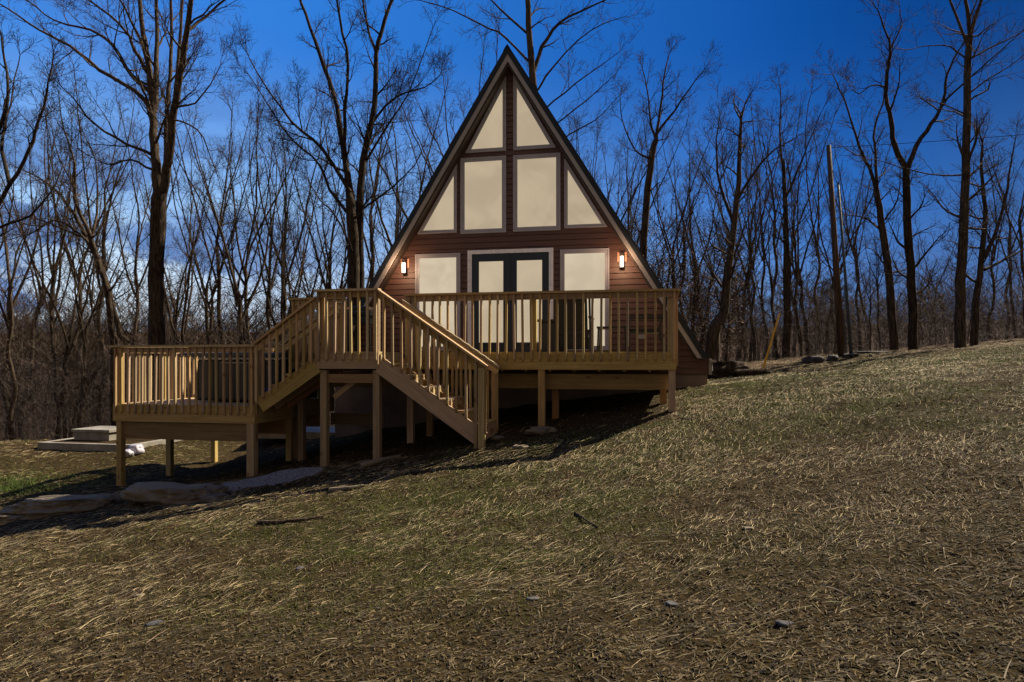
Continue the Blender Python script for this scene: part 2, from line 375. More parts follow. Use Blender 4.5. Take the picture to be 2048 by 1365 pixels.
# strands lying on the ground: one mesh of thin bent blades
def strands(name, x, y, ang, ln, wd, col, m, lift=0.0, rise=None, segs=2, bend=.25, rng=None, z0=None):
    n = len(x); V = np.zeros((n, (segs + 1) * 2, 3), np.float32); z = hz(x, y) if z0 is None else z0
    dxn, dyn = np.cos(ang), np.sin(ang)
    rise = np.zeros(n) if rise is None else rise
    bnd = rng.normal(0, bend, n)
    tilt = rng.uniform(-1, 1, n)
    ze = z if z0 is not None else hz(x + dxn * ln - dyn * bnd * ln, y + dyn * ln + dxn * bnd * ln)
    for k in range(segs + 1):
        t = k / segs
        px = x + dxn * ln * t - dyn * bnd * ln * t * t; py = y + dyn * ln * t + dxn * bnd * ln * t * t
        if m is MT['brush'] or z0 is not None: pz = z + rise * ln * t
        else: pz = z * (1 - t) + ze * t + lift + rise * ln * t + .15 * ln * t * (1 - t)
        w = wd * (1 - .75 * t)
        V[:, 2 * k, 0] = px + dyn * w / 2; V[:, 2 * k, 1] = py - dxn * w / 2; V[:, 2 * k, 2] = pz + tilt * w * .4
        V[:, 2 * k + 1, 0] = px - dyn * w / 2; V[:, 2 * k + 1, 1] = py + dxn * w / 2; V[:, 2 * k + 1, 2] = pz - tilt * w * .4
    m_ = (segs + 1) * 2; base = (np.arange(n) * m_)[:, None]
    F_ = np.concatenate([base + np.array([2 * k, 2 * k + 1, 2 * k + 3, 2 * k + 2]) for k in range(segs)], 1).reshape(-1, 4).astype(np.int32)
    me = bpy.data.meshes.new(name); me.vertices.add(n * m_); me.vertices.foreach_set('co', V.ravel())
    me.loops.add(F_.size); me.loops.foreach_set('vertex_index', F_.ravel()); me.polygons.add(len(F_)); me.polygons.foreach_set('loop_start', np.arange(0, F_.size, 4, dtype=np.int32))
    me.update(calc_edges=True)
    ca = me.color_attributes.new('Col', 'FLOAT_COLOR', 'POINT'); cc = np.ones((n, m_, 4), np.float32); cc[:, :, :3] = col[:, None, :]; ca.data.foreach_set('color', cc.ravel())
    return link(name, me, m)
rng = np.random.default_rng(4)
def scatter(n, ymin, ymax, power=1.0, xr=.90):
    y = ymin + (ymax - ymin) * rng.random(n) ** power; x = (rng.random(n) * 2 - 1) * (xr * y + 1.6); return x, y
def keep(x, y, prob):
    k = rng.random(len(x)) < prob; return x[k], y[k]
def uvh(x, y): return (x - OX) * ct - (y - OY) * sn, -(x - OX) * sn - (y - OY) * ct
# straw
x, y = scatter(460000, 2.4, 27, 1.15)
dens = np.clip((fbm(x * .9 + 40, y * 1.3, 5, 3) - .38) / .2, .22, 1) * np.clip(.12 + (y - 3.6) * .13, .12, 1)
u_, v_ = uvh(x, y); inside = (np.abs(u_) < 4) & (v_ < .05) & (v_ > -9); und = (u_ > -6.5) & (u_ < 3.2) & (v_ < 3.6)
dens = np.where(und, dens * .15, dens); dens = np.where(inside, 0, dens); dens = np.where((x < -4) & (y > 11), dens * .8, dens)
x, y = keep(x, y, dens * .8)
n = len(x); far = np.clip((y - 4) / 12, 0, 1)
ln = rng.uniform(.03, .13, n) * (1 + .1 * far) * np.where(rng.random(n) < .06, 2.2, 1); wd = rng.uniform(.0014, .0034, n) * (1 + 1.5 * far)
sh_ = rng.uniform(.12, 1.0, n)[:, None] ** 1.2; col = np.array([.60, .465, .255]) * sh_ + rng.normal(0, .015, (n, 3)); col = np.clip(col, .02, 1)
o = strands('dry_straw', x, y, R(40) + (fbm(x * .5, y * .5, 2, 55) - .5) * 1.6 + rng.normal(0, .38, n) + (rng.random(n) < .12) * rng.normal(0, 1.5, n), ln, wd, col, MT['straw'], .004, rng.uniform(0, .30, n) * (rng.random(n) < .18), bend=.025, rng=rng)
tag(o, 'pale dry straw strewn in streaks over the hillside lawn', 'straw', kind='stuff')
# broken litter and chaff
x, y = scatter(180000, 2.3, 12, 1.2); n = len(x); u_, v_ = uvh(x, y); k = ~((np.abs(u_) < 4) & (v_ < .05)); x = x[k]; y = y[k]; n = len(x)
sh_ = rng.uniform(.2, 1.0, n)[:, None] ** 1.4; col = np.array([.14, .098, .042]) * sh_ + .01
o = strands('plant_litter', x, y, rng.uniform(0, 6.28, n), rng.uniform(.012, .05, n), rng.uniform(.004, .013, n), col, MT['litter'], .005, rng.uniform(-.05, .12, n), rng=rng)
tag(o, 'crumbled brown plant litter over the bare soil in front', 'litter', kind='stuff')
# coarse pale stalks in the near right foreground
x, y = scatter(520, 2.4, 6.5, 1.0); k = rng.random(len(x)) < np.clip(.35 + .25 * x, .1, 1); x = x[k]; y = y[k]; n = len(x)
o = strands('corn_stalk_shreds', x, y, rng.uniform(0, 6.28, n), rng.uniform(.08, .28, n), rng.uniform(.0035, .007, n), np.array([.34, .27, .18]) * rng.uniform(.5, 1, n)[:, None], MT['straw'], .012, rng.uniform(0, .05, n), segs=4, bend=.16, rng=rng)
tag(o, 'coarse bent pale stalk shreds lying in the near foreground', 'stalks', kind='stuff')
# grass
x, y = scatter(390000, 2.6, 26, 1.0); x2 = rng.normal(-9.2, 1.1, 16000); y2 = rng.normal(12.2, .5, 16000); x = np.r_[x, x2]; y = np.r_[y, y2]
x, y = keep(x, y, green_at(x, y) * np.clip((fbm(x * 1.7, y * 1.7, 3, 77) - .3) / .3, 0, 1)); n = len(x)
u_, v_ = uvh(x, y); k = ~((np.abs(u_) < 4.05) & (v_ < .1) & (v_ > -9)); x = x[k]; y = y[k]; n = len(x); far = np.clip((y - 4) / 12, 0, 1)
bankm = np.exp(-((x + 9.4) / 1.8) ** 2 - ((y - 12.3) / 1.0) ** 2)
col = (np.array([.072, .088, .010]) * rng.uniform(.45, 1.3, n)[:, None]) * (1 - .15 * bankm[:, None]) + np.array([.03, .02, .0]) * rng.random((n, 1)); col[:, 0] *= (1 - .35 * bankm)
o = strands('grass', x, y, rng.uniform(0, 6.28, n), rng.uniform(.015, .045, n) * (1 + .9 * bankm), rng.uniform(.002, .004, n) * (1 + 1.8 * far), col, MT['grass'], 0, rng.uniform(.2, 1.3, n), bend=.15, rng=rng)
tag(o, 'thin green grass growing through the straw and soil', 'grass', kind='stuff')

# ------------------------------------------------------------------ cabin (local x = along the front, y = into the house)
cabin = empty('a_frame_cabin', (OX, OY, 0), -TH)
tag(cabin, 'steep A-frame cabin with brown siding, dark roof and lit windows above the deck', 'cabin')
UC = .03; SL = 1.62; ZA = 6.38           # outer roof line: z = ZA - SL*|x-UC|
OH = .32; DEPTH = 9.0; HX = SL
def roof_x(z, off=0.0): return (ZA - off - z) / SL      # half width at height z, off = vertical offset below the outer line
ZS = -.29                                 # sill
inner = .36                               # vertical offset to underside of the roof
# front wall: siding courses as real clapboards, cut to the gable
def gable_courses(y, sgn):
    mb = MB(); z = ZS; h = .119
    def strip(za, ya, zb, yb):
        x0 = min(roof_x(za, inner), 3.99); x1 = min(roof_x(zb, inner), 3.99); b = len(mb.v)
        mb.v += [(UC - x0, y - sgn * ya, za), (UC + x0, y - sgn * ya, za), (UC + x1, y - sgn * yb, zb), (UC - x1, y - sgn * yb, zb)]
        A = (b, b + 1, b + 2, b + 3); mb.quad(A if sgn > 0 else A[::-1], [(0, 0)] * 4)
    while z < ZA - inner - .05:
        z1 = min(z + h, ZA - inner - .02)
        strip(z, .004, z + .014, .004); strip(z + .014, .004, z + .0142, .030)
        if z1 > z + .02: strip(z + .0142, .030, z1 - .0002, .016); strip(z1 - .0002, .016, z1, .004)
        z += h
    return mb
gable_courses(0, 1).build('siding', MT['siding'], cabin)
gable_courses(DEPTH, -1).build('siding', MT['siding'], cabin)
wmb = MB(); wx = 3.98
wmb.prism([(UC - wx, ZS), (UC + wx, ZS), (UC + wx, .02), (UC + roof_x(.02, inner), .02), (UC, ZA - inner), (UC - roof_x(.02, inner), .02), (UC - wx, .02)], .004, DEPTH - .004)
wmb.build('wall', MT['siding'], cabin)
MB().box(UC - 3.95, UC + 3.95, .03, DEPTH - .03, -3.2, ZS - .003).build('foundation', MT['foundation'], cabin)
MB().box(UC + 3.972, UC + 4.03, -.036, .10, ZS, .02).build('corner_trim', MT['trim'], cabin)
MB().box(UC - 4.03, UC - 3.972, -.036, .10, ZS, .02).build('corner_trim', MT['trim'], cabin)
# roof: two slabs with standing ribs
roof = MB()
for s in (-1, 1):
    zt, zb = ZA, .03
    xo = roof_x(zb); off = .15
    P = [(UC, zt), (UC + s * xo, zb), (UC + s * (xo - off / SL * .98), zb - .0), (UC, zt - off)]
    if s > 0: P = P[::-1]
    roof.prism(P, -OH, DEPTH + OH)
ro = roof.build('roof', MT['roof'], cabin)
ribs = MB()
nrm = Vector((SL, 0, 1)).normalized()
for s in (-1, 1):
    yy = -OH + .02
    while yy < DEPTH + OH:
        ribs.board((UC + s * (.03 + .012 * nrm.x), yy, ZA - .03 * SL + .012 * nrm.z), (UC + s * (roof_x(.03) + .012 * nrm.x), yy, .03 + .012), .024, .03, up=(s * nrm.x, 0, nrm.z)); yy += .3
ribs.build('rib', MT['roof'], ro)
MB().prism([(UC - .085, ZA - .10), (UC - .05, ZA - .035), (UC, ZA + .035), (UC + .05, ZA - .035), (UC + .085, ZA - .10), (UC, ZA + .012)][::-1], -OH - .02, DEPTH + OH + .02).build('ridge_cap', MT['roof'], ro)
# underside boards (soffit) and light rake boards on the front gable
for s in (-1, 1):
    a, bb = .15, .30
    P = [(UC, ZA - a - .002), (UC + s * roof_x(.03, a), .03), (UC + s * roof_x(.03, bb), .03), (UC, ZA - bb)]
    if s > 0: P = P[::-1]
    MB().prism(P, -OH + .012, -OH + .05).build('rake_board', MT['trim'], cabin)
    P = [(UC, ZA - bb - .02), (UC + s * roof_x(.03, bb + .02), .03), (UC + s * roof_x(.03, inner), .03), (UC, ZA - inner)]
    if s > 0: P = P[::-1]
    sf = MB().prism(P, -OH + .05, -.004); sf.build('soffit', MT['soffit'], cabin)
    # dark grooves of the vented soffit seen from below
# windows: (outer outline) in local x,z
def inset(poly, d):
    n = len(poly); out = []
    ar = sum(poly[i][0] * poly[(i + 1) % n][1] - poly[(i + 1) % n][0] * poly[i][1] for i in range(n)); sg = 1 if ar > 0 else -1
    ln_ = []
    for i in range(n):
        x0, z0 = poly[i]; x1, z1 = poly[(i + 1) % n]; l = math.hypot(x1 - x0, z1 - z0); nx_, nz_ = -(z1 - z0) / l * sg, (x1 - x0) / l * sg
        ln_.append((x0 + nx_ * d, z0 + nz_ * d, x1 - x0, z1 - z0))
    for i in range(n):
        a = ln_[i - 1]; b_ = ln_[i]; det = a[2] * (-b_[3]) + b_[2] * a[3]
        t = ((b_[0] - a[0]) * (-b_[3]) + b_[2] * (b_[1] - a[1])) / det
        out.append((a[0] + a[2] * t, a[1] + a[3] * t))
    return out
def window(poly, fw=.085, pm='pane', label=None):
    f = MB(); i1 = inset(poly, fw * .38); i2 = inset(poly, fw)
    f.ring(poly, i1, -.058, .0); f.ring(i1, i2, -.047, .0)
    fr = f.build('window', MT['winframe'], cabin)
    if label: fr['label'] = label
    e = inset(poly, fw - .004)
    MB().prism(e, -.040, -.033).build('pane', MT[pm], fr)
    return fr
def rect(x0, x1, z0, z1): return [(x0, z0), (x1, z0), (x1, z1), (x0, z1)]
window([(-.93, 4.34), (-.055, 4.34), (-.055, 5.92)], .075, label='left tall triangular window under the peak')
window([(.10, 4.34), (.985, 4.34), (.10, 5.90)], .075, label='right tall triangular window under the peak')
window(rect(-1.035, -.055, 2.645, 4.235), .09, label='left tall rectangular upper window')
window(rect(.095, 1.08, 2.65, 4.23), .09, label='right tall rectangular upper window')
window([(-1.985, 2.68), (-1.115, 2.68), (-1.115, 4.13)], .07, label='left outer triangular upper window')
window([(1.16, 2.68), (2.03, 2.68), (1.16, 4.12)], .07, label='right outer triangular upper window')
window(rect(-2.035, -1.04, .19, 2.248), .09, 'pane_low', label='tall lower window left of the doors')
window(rect(1.075, 2.07, .19, 2.248), .09, 'pane_low', label='tall lower window right of the doors')
# double doors
MB().box(-.875, -.79, -.062, 0, .13, 2.29).box(.845, .93, -.062, 0, .13, 2.29).box(-.79, .845, -.062, 0, 2.212, 2.29).box(-.875, -.845, -.072, -.062, .13, 2.29).box(.90, .93, -.072, -.062, .13, 2.29).build('door_frame', MT['jamb'], cabin)
for s, (xa, xb) in ((-1, (-.785, .024)), (1, (.034, .84))):
    d = MB(); ga, gb = (xa + .15, xb - .14) if s < 0 else (xa + .14, xb - .14)
    d.ring(rect(xa, xb, .15, 2.207), rect(ga, gb, .36, 2.05), -.046, -.003)
    d.ring(rect(ga - .035, gb + .035, .325, 2.085), rect(ga - .006, gb + .006, .354, 2.056), -.056, -.046)
    do = d.build('door', MT['door'], cabin); do['label'] = 'dark door leaf, %s of the pair' % ('left' if s < 0 else 'right')
    MB().prism(rect(ga - .003, gb + .003, .357, 2.053), -.038, -.033).build('pane', MT['pane_door'], do)
    if s < 0:
        MB().tube([(xb - .05, -.04, 1.10), (xb - .05, -.10, 1.10)], .028, 10).build('handle', MT['black'], do); MB().tube([(xb - .05, -.04, 1.24), (xb - .05, -.068, 1.24)], .03, 10).build('deadbolt', MT['black'], do)
MB().box(.019, .039, -.060, -.03, .15, 2.2).build('astragal', MT['door'], cabin)
MB().box(-.875, .93, -.10, 0, .132, .148).build('threshold', MT['winframe'], cabin)
# wall lamps on their mounting blocks
for s, x in ((-1, -2.272), (1, 2.322)):
    la = MB().box(x - .045, x + .045, -.10, -.035, 1.845, 2.13); lo = la.build('wall_lamp', MT['black'], cabin, bevel=.006)
    lo['label'] = 'lit wall lantern %s of the doors' % ('left' if s < 0 else 'right')
    MB().box(x - .032, x + .032, -.128, -.1, 1.86, 2.065).build('lamp_glass', MT['glow'], lo)
    MB().box(x - .042, x + .042, -.136, -.1, 1.835, 1.858).build('lamp_base', MT['black'], lo); MB().box(x - .042, x + .042, -.128, -.1, 2.066, 2.128).build('lamp_cap', MT['black'], lo)
    MB().box(x - .092, x + .092, -.034, -.006, 1.97, 2.16).build('mounting_block', MT['bracket'], cabin, bevel=.004)
    pl = bpy.data.lights.new('lantern_light', 'POINT'); pl.energy = 8.5; pl.color = (1, .62, .36); pl.shadow_soft_size = .05
    po = bpy.data.objects.new('lantern_light', pl); COL.objects.link(po); po.parent = lo; po.location = (x, -.42, 1.95)
MB().box(-2.95, -2.86, -.05, -.012, .48, .62).build('outlet_box', MT['plastic_grey'], cabin)
MB().box(2.62, 2.80, -.04, -.012, .42, .50).build('outlet_box', MT['plastic_grey'], cabin)
# gutter downpipe stub at right eave
MB().tube([(4.05, .05, -.02), (4.06, .05, -.22)], .025, 8).box(4.0, 4.12, -OH + .05, .5, -.05, .0).build('eave_bracket', MT['trim'], cabin)

# ------------------------------------------------------------------ decks and stairs, same local frame (v = -y)
ZD = .13; RT = 1.13; PT = .11
def dk(name, label, cat): o = empty(name, (OX, OY, 0), -TH); return tag(o, label, cat)
up = dk('upper_deck', 'upper wooden deck with long railing across the cabin front', 'deck')
lowd = dk('lower_deck', 'lower wooden deck with railing at the left, carrying the hot tub', 'deck')
st1 = dk('staircase', 'wooden stairs going down to the grass in front of the upper deck', 'stairs')
st2 = dk('staircase', 'short wooden stairs between the lower deck and the upper landing', 'stairs')
def B(parent, name, p0, p1, w, t, m='wood', upv=(0, 0, 1)): return MB().board(p0, p1, w, t, upv).build(name, MT[m], parent)
_bal = {}
def baluster(parent, x, v, ztop, zbot):
    L_ = round(ztop - zbot, 3)
    if L_ not in _bal:
        mb = MB(); s = .018; h = .045
        mb.v += [(-s, -s, h), (s, -s, h), (s, s, 0), (-s, s, 0), (-s, -s, L_), (s, -s, L_), (s, s, L_), (-s, s, L_)]
        U = [(0, 0), (.04, 0), (.04, L_), (0, L_)]; U = [(b_, a) for a, b_ in U]
        for f in ((0, 1, 5, 4), (1, 2, 6, 5), (2, 3, 7, 6), (3, 0, 4, 7), (3, 2, 1, 0), (4, 5, 6, 7)): mb.quad(f, U)
        o = mb.build('baluster', MT['wood'], parent); _bal[L_] = o
    else: o = copy(_bal[L_], parent)
    o.location = (x + random.uniform(-.006, .006), -v, zbot); o.rotation_euler = (0, random.uniform(-.012, .012), random.uniform(-.05, .05)); return o
random.seed(3)
def rail_front(parent, u0, u1, v, zt, zb, nb, back=False, caps=True, s=1):
    """rail along u at distance v; balusters stand on the outer side (s=+1 towards the viewer)"""
    B(parent, 'rail', (u0, -v + s * .035, zt - .085), (u1, -v + s * .035, zt - .085), .09, .038)
    if caps: B(parent, 'cap_rail', (u0 - .02, -v + s * .01, zt - .018), (u1 + .02, -v + s * .01, zt - .018), .036, .135)
    for i in range(nb): baluster(parent, u0 + .04 + (u1 - u0 - .08) * i / (nb - 1), v, zt - .04, zb)
def rail_side(parent, u, v0, v1, zt, zb, nb, s=1, caps=True):
    """rail along v at position u, balusters on side s"""
    B(parent, 'rail', (u - s * .035, -v0, zt - .085), (u - s * .035, -v1, zt - .085), .09, .038)
    if caps: B(parent, 'cap_rail', (u - s * .01, -v0, zt - .017), (u - s * .01, -v1, zt - .017), .034, .135)
    for i in range(nb):
        b_ = baluster(parent, u, v0 + (v1 - v0) * (i + .5) / nb, zt - .04, zb); b_.rotation_euler.z += -s * math.pi / -2 if s > 0 else -math.pi / 2
def post(parent, u, v, zt, zb=None, t=PT, m='wood'):
    if zb is None: x, y = hw(u, v); zb = gz(x, y) - .25
    return B(parent, 'post', (u, -v, zb), (u, -v, zt), t, t, m, (0, 1, 0))
def decking(parent, u0, u1, v0, v1, z):
    u = u0; i = 0
    v = v0
    while v < v1 - .02:
        w = min(.138, v1 - v); B(parent, 'deck_board', (u0, -v - w / 2, z - .0125), (u1, -v - w / 2, z - .0125), .025, w); v += .144
VF = 2.75; VP = 3.75
# upper deck: main part u -3.4..3.28, v .0..2.75 ; landing u -2.38..-1.34, v 2.75..3.75
decking(up, -3.38, 3.26, .05, VF - .05, ZD); decking(up, -2.34, -1.36, VF - .045, VP - .05, ZD)
B(up, 'fascia_board', (-1.20, -VF + .035, -.018), (3.29, -VF + .035, -.018), .292, .038)
B(up, 'fascia_board', (-3.40, -VF + .035, -.018), (-2.39, -VF + .035, -.018), .292, .038)
B(up, 'fascia_board', (3.272, -.03, -.018), (3.272, -VF + .06, -.018), .288, .038)
B(up, 'fascia_board', (-3.385, -.03, -.018), (-3.385, -VF + .06, -.018), .288, .038)
B(up, 'fascia_board', (-2.39, -VP + .035, -.006), (-1.34, -VP + .035, -.006), .275, .038)
B(up, 'fascia_board', (-1.355, -VF + .0, -.006), (-1.355, -VP + .056, -.006), .27, .034)
B(up, 'fascia_board', (-2.372, -VF + .0, -.006), (-2.372, -VP + .056, -.006), .27, .034)
k = -3.2
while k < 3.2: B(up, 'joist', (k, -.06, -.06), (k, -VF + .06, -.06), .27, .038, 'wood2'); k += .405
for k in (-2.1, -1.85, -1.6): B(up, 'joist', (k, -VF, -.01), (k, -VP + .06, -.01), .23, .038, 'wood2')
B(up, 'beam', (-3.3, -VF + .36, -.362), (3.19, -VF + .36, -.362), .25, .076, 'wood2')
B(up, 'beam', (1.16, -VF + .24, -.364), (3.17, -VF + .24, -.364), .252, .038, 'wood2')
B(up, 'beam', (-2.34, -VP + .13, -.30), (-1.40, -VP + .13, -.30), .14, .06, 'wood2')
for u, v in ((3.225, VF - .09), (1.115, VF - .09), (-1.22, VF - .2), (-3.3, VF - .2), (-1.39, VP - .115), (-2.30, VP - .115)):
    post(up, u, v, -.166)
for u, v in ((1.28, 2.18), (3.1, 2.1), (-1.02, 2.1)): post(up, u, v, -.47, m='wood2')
for u, v in ((3.20, VF - .105), (-1.20, VF - .105), (.98, VF - .105), (-3.33, VF - .105), (-2.33, VP - .11), (-1.40, VP - .11), (-2.44, VF - .105)):
    post(up, u, v, RT - .037, ZD, .089)
rail_front(up, -1.24, 3.29, VF, RT, -.035, 32)
rail_front(up, -3.41, -2.42, VF, RT - .03, -.035, 8)
rail_front(up, -2.39, -1.33, VP, RT, -.035, 8)
rail_side(up, 3.30, .1, VF - .02, RT, -.13, 20)
rail_side(up, -3.41, .1, VF - .05, RT - .034, -.035, 18, s=-1)
B(up, 'brace', (-2.2, -VP + .25, -.62), (-1.75, -VP + .25, -.28), .089, .038)
# right stairs: from the landing at u=-1.33 down to the grass
def stairs(parent, u0, z0, n, run, rise, sgn, v0, v1, last=0.0):
    for i in range(n):
        ua = u0 + sgn * run * i; z = z0 - rise * (i + 1); ub = ua + sgn * (run + .02)
        B(parent, 'tread', ((ua + ub) / 2, -v0, z - .018), ((ua + ub) / 2, -v1, z - .018), .036, run + .02)
        B(parent, 'riser', (ua + sgn * .012, -v0 - .04, z + rise / 2 - .02), (ua + sgn * .012, -v1 + .04, z + rise / 2 - .02), rise - .044, .02)
RUN, RISE = .285, .185
stairs(st1, -1.335, ZD, 6, RUN, RISE, 1, VF + .06, VP - .04)
xx = -1.335 + 6 * RUN + .01
B(st1, 'riser', (xx - .02, -VF - .10, -1.12), (xx - .02, -VP + .10, -1.12), .24, .03)
def stringer(parent, ua, za, ub, zb, v, w=.27, m='wood'): return B(parent, 'stringer', (ua, -v, za), (ub, -v, zb), w, .038, m)
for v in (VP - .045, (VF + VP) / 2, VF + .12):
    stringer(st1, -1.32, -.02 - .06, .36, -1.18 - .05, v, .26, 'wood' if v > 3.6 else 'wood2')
sl = (-.09 - 1.13) / (.436 + 1.36)
def rail_slope(parent, ua, ub, za, zb, v, nb, drop, s=1, lastcut=None):
    k = (zb - za) / (ub - ua)
    B(parent, 'rail', (ua, -v + s * .035, za - .095), (ub - .03 * (1 if ub > ua else -1), -v + s * .035, zb - .095), .09, .038)
    B(parent, 'cap_rail', (ua, -v + s * .01, za - .018), (ub, -v + s * .01, zb - .018), .034, .135)
    for i in range(nb):
        u = ua + (ub - ua) * (i + .7) / nb; zt = za + k * (u - ua) - .045
        baluster(parent, u, v, zt, zt - drop)
rail_slope(st1, -1.34, .45, 1.125, -.09, VP, 12, 1.02)
rail_slope(st1, -1.24, .45, 1.03, -.11, VF + .14, 11, 1.02, s=-1)
post(st1, .36, VP + .0, -.095 - .03, -1.62, .10); post(st1, .265, VP + .005, -.035 - .03, -1.5, .045); post(st1, .36, VF + .14, -.11, -1.5, .089)
post(st1, -1.16, VF + .10, .93, -.1, .089)
# left stairs: from the landing down to the lower deck
ZL = -.76
stairs(st2, -2.39, ZD, 4, .275, .178, -1, VF + .10, VP - .04)
for v in (VP - .045, (VF + VP) / 2 + .05, VF + .14):
    stringer(st2, -2.40, -.09, -3.42, -.755, v, .25, 'wood' if v > 3.6 else 'wood2')
rail_slope(st2, -2.40, -3.50, 1.02, .27, VP, 9, .98)
rail_slope(st2, -2.40, -3.50, 1.02, .27, VF + .12, 9, .95, s=-1)
post(st2, -3.50, VF + .12, .25, ZL, .089)
# lower deck
LU0, LU1, LV0 = -6.2, -3.5, .85
decking(lowd, LU0 + .02, LU1 - .02, LV0 + .04, VP - .05, ZL)
B(lowd, 'fascia_board', (LU0 - .01, -VP + .035, -.912), (LU1, -VP + .035, -.912), .292, .038)
B(lowd, 'fascia_board', (LU0 - .01, -LV0 - .02, -.912), (LU1, -LV0 - .02, -.912), .292, .038)
B(lowd, 'fascia_board', (LU0 + .01, -LV0 - .05, -.912), (LU0 + .01, -VP + .06, -.912), .288, .038)
B(lowd, 'fascia_board', (LU1 - .02, -LV0 - .05, -.912), (LU1 - .02, -VP + .06, -.912), .288, .038)
k = LU0 + .3
while k < LU1: B(lowd, 'joist', (k, -LV0 - .05, -.91), (k, -VP + .06, -.91), .235, .038, 'wood2'); k += .405
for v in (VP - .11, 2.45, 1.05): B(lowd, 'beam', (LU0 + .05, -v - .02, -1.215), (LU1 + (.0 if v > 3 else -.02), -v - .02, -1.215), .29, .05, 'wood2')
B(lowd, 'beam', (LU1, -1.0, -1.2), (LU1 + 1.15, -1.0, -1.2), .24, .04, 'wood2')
for u, v, t in ((LU0 + .10, VP - .075, .10), (LU1 - .08, VP - .075, .13), (LU0 + .1, 2.45, .1), (LU0 + .1, 1.1, .1), (LU1 - .1, 2.45, .1), (LU1 - .05, 2.3, .07), (LU1 - .1, 1.1, .1)):
    post(lowd, u, v, -1.062, t=t)
RL = .25
rail_front(lowd, LU0 + .01, LU1 + .01, VP, RL, -.93, 21)
rail_front(lowd, LU0 + .01, LU1, LV0, RL, -.93, 20, s=-1)
rail_side(lowd, LU0, LV0 + .05, VP - .02, RL, -.93, 21, s=-1)
rail_side(lowd, LU1 - .01, VP - .3, VP - .02, RL, -.95, 3)
rail_side(lowd, LU1 - .01, LV0 + .05, 2.75, RL, -.93, 14)
for u, v in ((LU0 + .06, VP - .11), (LU1 - .10, VP - .11), (LU0 + .06, LV0 + .1), (LU0 + .06, 2.3), (LU1 - .07, LV0 + .1), (-4.85, LV0 + .1)): post(lowd, u, v, RL - .037, ZL, .089)

# ------------------------------------------------------------------ things on the decks
tub = empty('hot_tub', hw(-4.25, 2.35) + (ZL,), -TH); tag(tub, 'dark square hot tub with folded cover on the lower deck', 'hot tub')
MB().box(-.85, .80, -.72, .72, .03, .76).build('cabinet', MT['tub'], tub, bevel=.05)
tr = MB()
for i in range(16): tr.box(-.80 + i * .102, -.80 + i * .102 + .012, -.728, -.716, .10, .72)
tr.build('panel_groove', MT['black'], tub)
MB().box(-.88, .83, -.75, .75, .765, .80).build('rim', MT['plastic_grey'], tub, bevel=.01)
MB().box(-1.15, .84, -.76, .76, .803, .885).build('cover', MT['tubtop'], tub, bevel=.02)
MB().box(-.3, .5, -.765, -.75, .70, .715).build('handle', MT['plastic_grey'], tub)
bk = empty('bucket', hw(-3.62, 3.22) + (ZL,), 0); tag(bk, 'small blue bucket on the lower deck behind the short stairs', 'bucket')
o = MB().tube([(0, 0, .0), (0, 0, .26)], .11, 20, .14).build('pail', MT['blue'], bk, smooth=False)
MB().tube([(-.14, 0, .25), (-.1, 0, .33), (0, 0, .36), (.1, 0, .33), (.14, 0, .25)], .006, 6).build('handle', MT['black'], bk)
gr_ = empty('barbecue_grill', hw(-2.72, 1.2) + (ZD,), -TH); tag(gr_, 'black barbecue grill on legs on the upper deck behind the landing railing', 'grill')
MB().prism([(-.24, .72), (.24, .72), (.24, .84), (.17, .92), (-.17, .92), (-.24, .84)], -.22, .22).build('lid', MT['black'], gr_, bevel=.02)
MB().box(-.24, .24, -.22, .22, .56, .718).build('firebox', MT['black'], gr_, bevel=.02)
MB().box(-.50, -.245, -.2, .2, .70, .725).build('side_shelf', MT['black'], gr_); MB().box(.245, .42, -.2, .2, .70, .725).build('side_shelf', MT['black'], gr_)
for a in (-.22, .22):
    for b_ in (-.18, .18): MB().box(a - .02, a + .02, b_ - .02, b_ + .02, .0, .56).build('leg', MT['black'], gr_)
MB().box(-.2, .2, -.16, .16, .12, .14).build('bottom_shelf', MT['black'], gr_)
MB().tube([(-.16, -.26, .80), (.16, -.26, .80)], .012, 8).build('handle', MT['galv'], gr_)
def chair(u, v, rz, label, w=.62):
    c = empty('patio_chair', hw(u, v) + (ZD,), -TH + rz); tag(c, label, 'chair')
    MB().box(-w / 2, w / 2, -.28, .28, .36, .40).build('seat', MT['blackcloth'], c)
    MB().board((0, .25, .38), (0, .40, .96), w * .92, .03, up=(1, 0, 0)).build('backrest', MT['blackcloth'], c)
    for s in (-1, 1):
        x = s * (w / 2 + .02)
        MB().box(x - .02, x + .02, -.29, -.25, 0, .60).build('leg', MT['black'], c); MB().board((x, .36, 0), (x, .24, .4), .04, .04, up=(1, 0, 0)).build('leg', MT['black'], c)
        MB().box(x - .028, x + .028, -.31, .33, .60, .63).build('armrest', MT['black'], c)
        MB().board((x, .24, .36), (x, .42, 1.0), .035, .035, up=(1, 0, 0)).build('back_frame', MT['black'], c)
    MB().box(-w / 2, w / 2, -.27, .27, .33, .357).build('seat_frame', MT['black'], c)
    return c
ch1 = chair(1.55, 1.65, math.pi, 'black high-backed patio chair with its back to the railing, right of the doors', .56)
MB().box(-.27, .27, -.25, .25, .06, .325).build('apron', MT['blackcloth'], ch1)
ch2 = chair(2.78, 1.75, -math.pi / 2, 'black patio chair seen from the side at the right end of the upper deck', .60)
tb = empty('side_table', hw(2.22, 1.6) + (ZD,), -TH); tag(tb, 'low black side table beside the right patio chair', 'table')
MB().box(-.26, .26, -.25, .25, .42, .455).build('tabletop', MT['black'], tb)
for a in (-.23, .23):
    for b_ in (-.22, .22): MB().board((a * 1.08, b_, 0), (a, b_, .42), .03, .03, up=(0, 1, 0)).build('leg', MT['black'], tb)
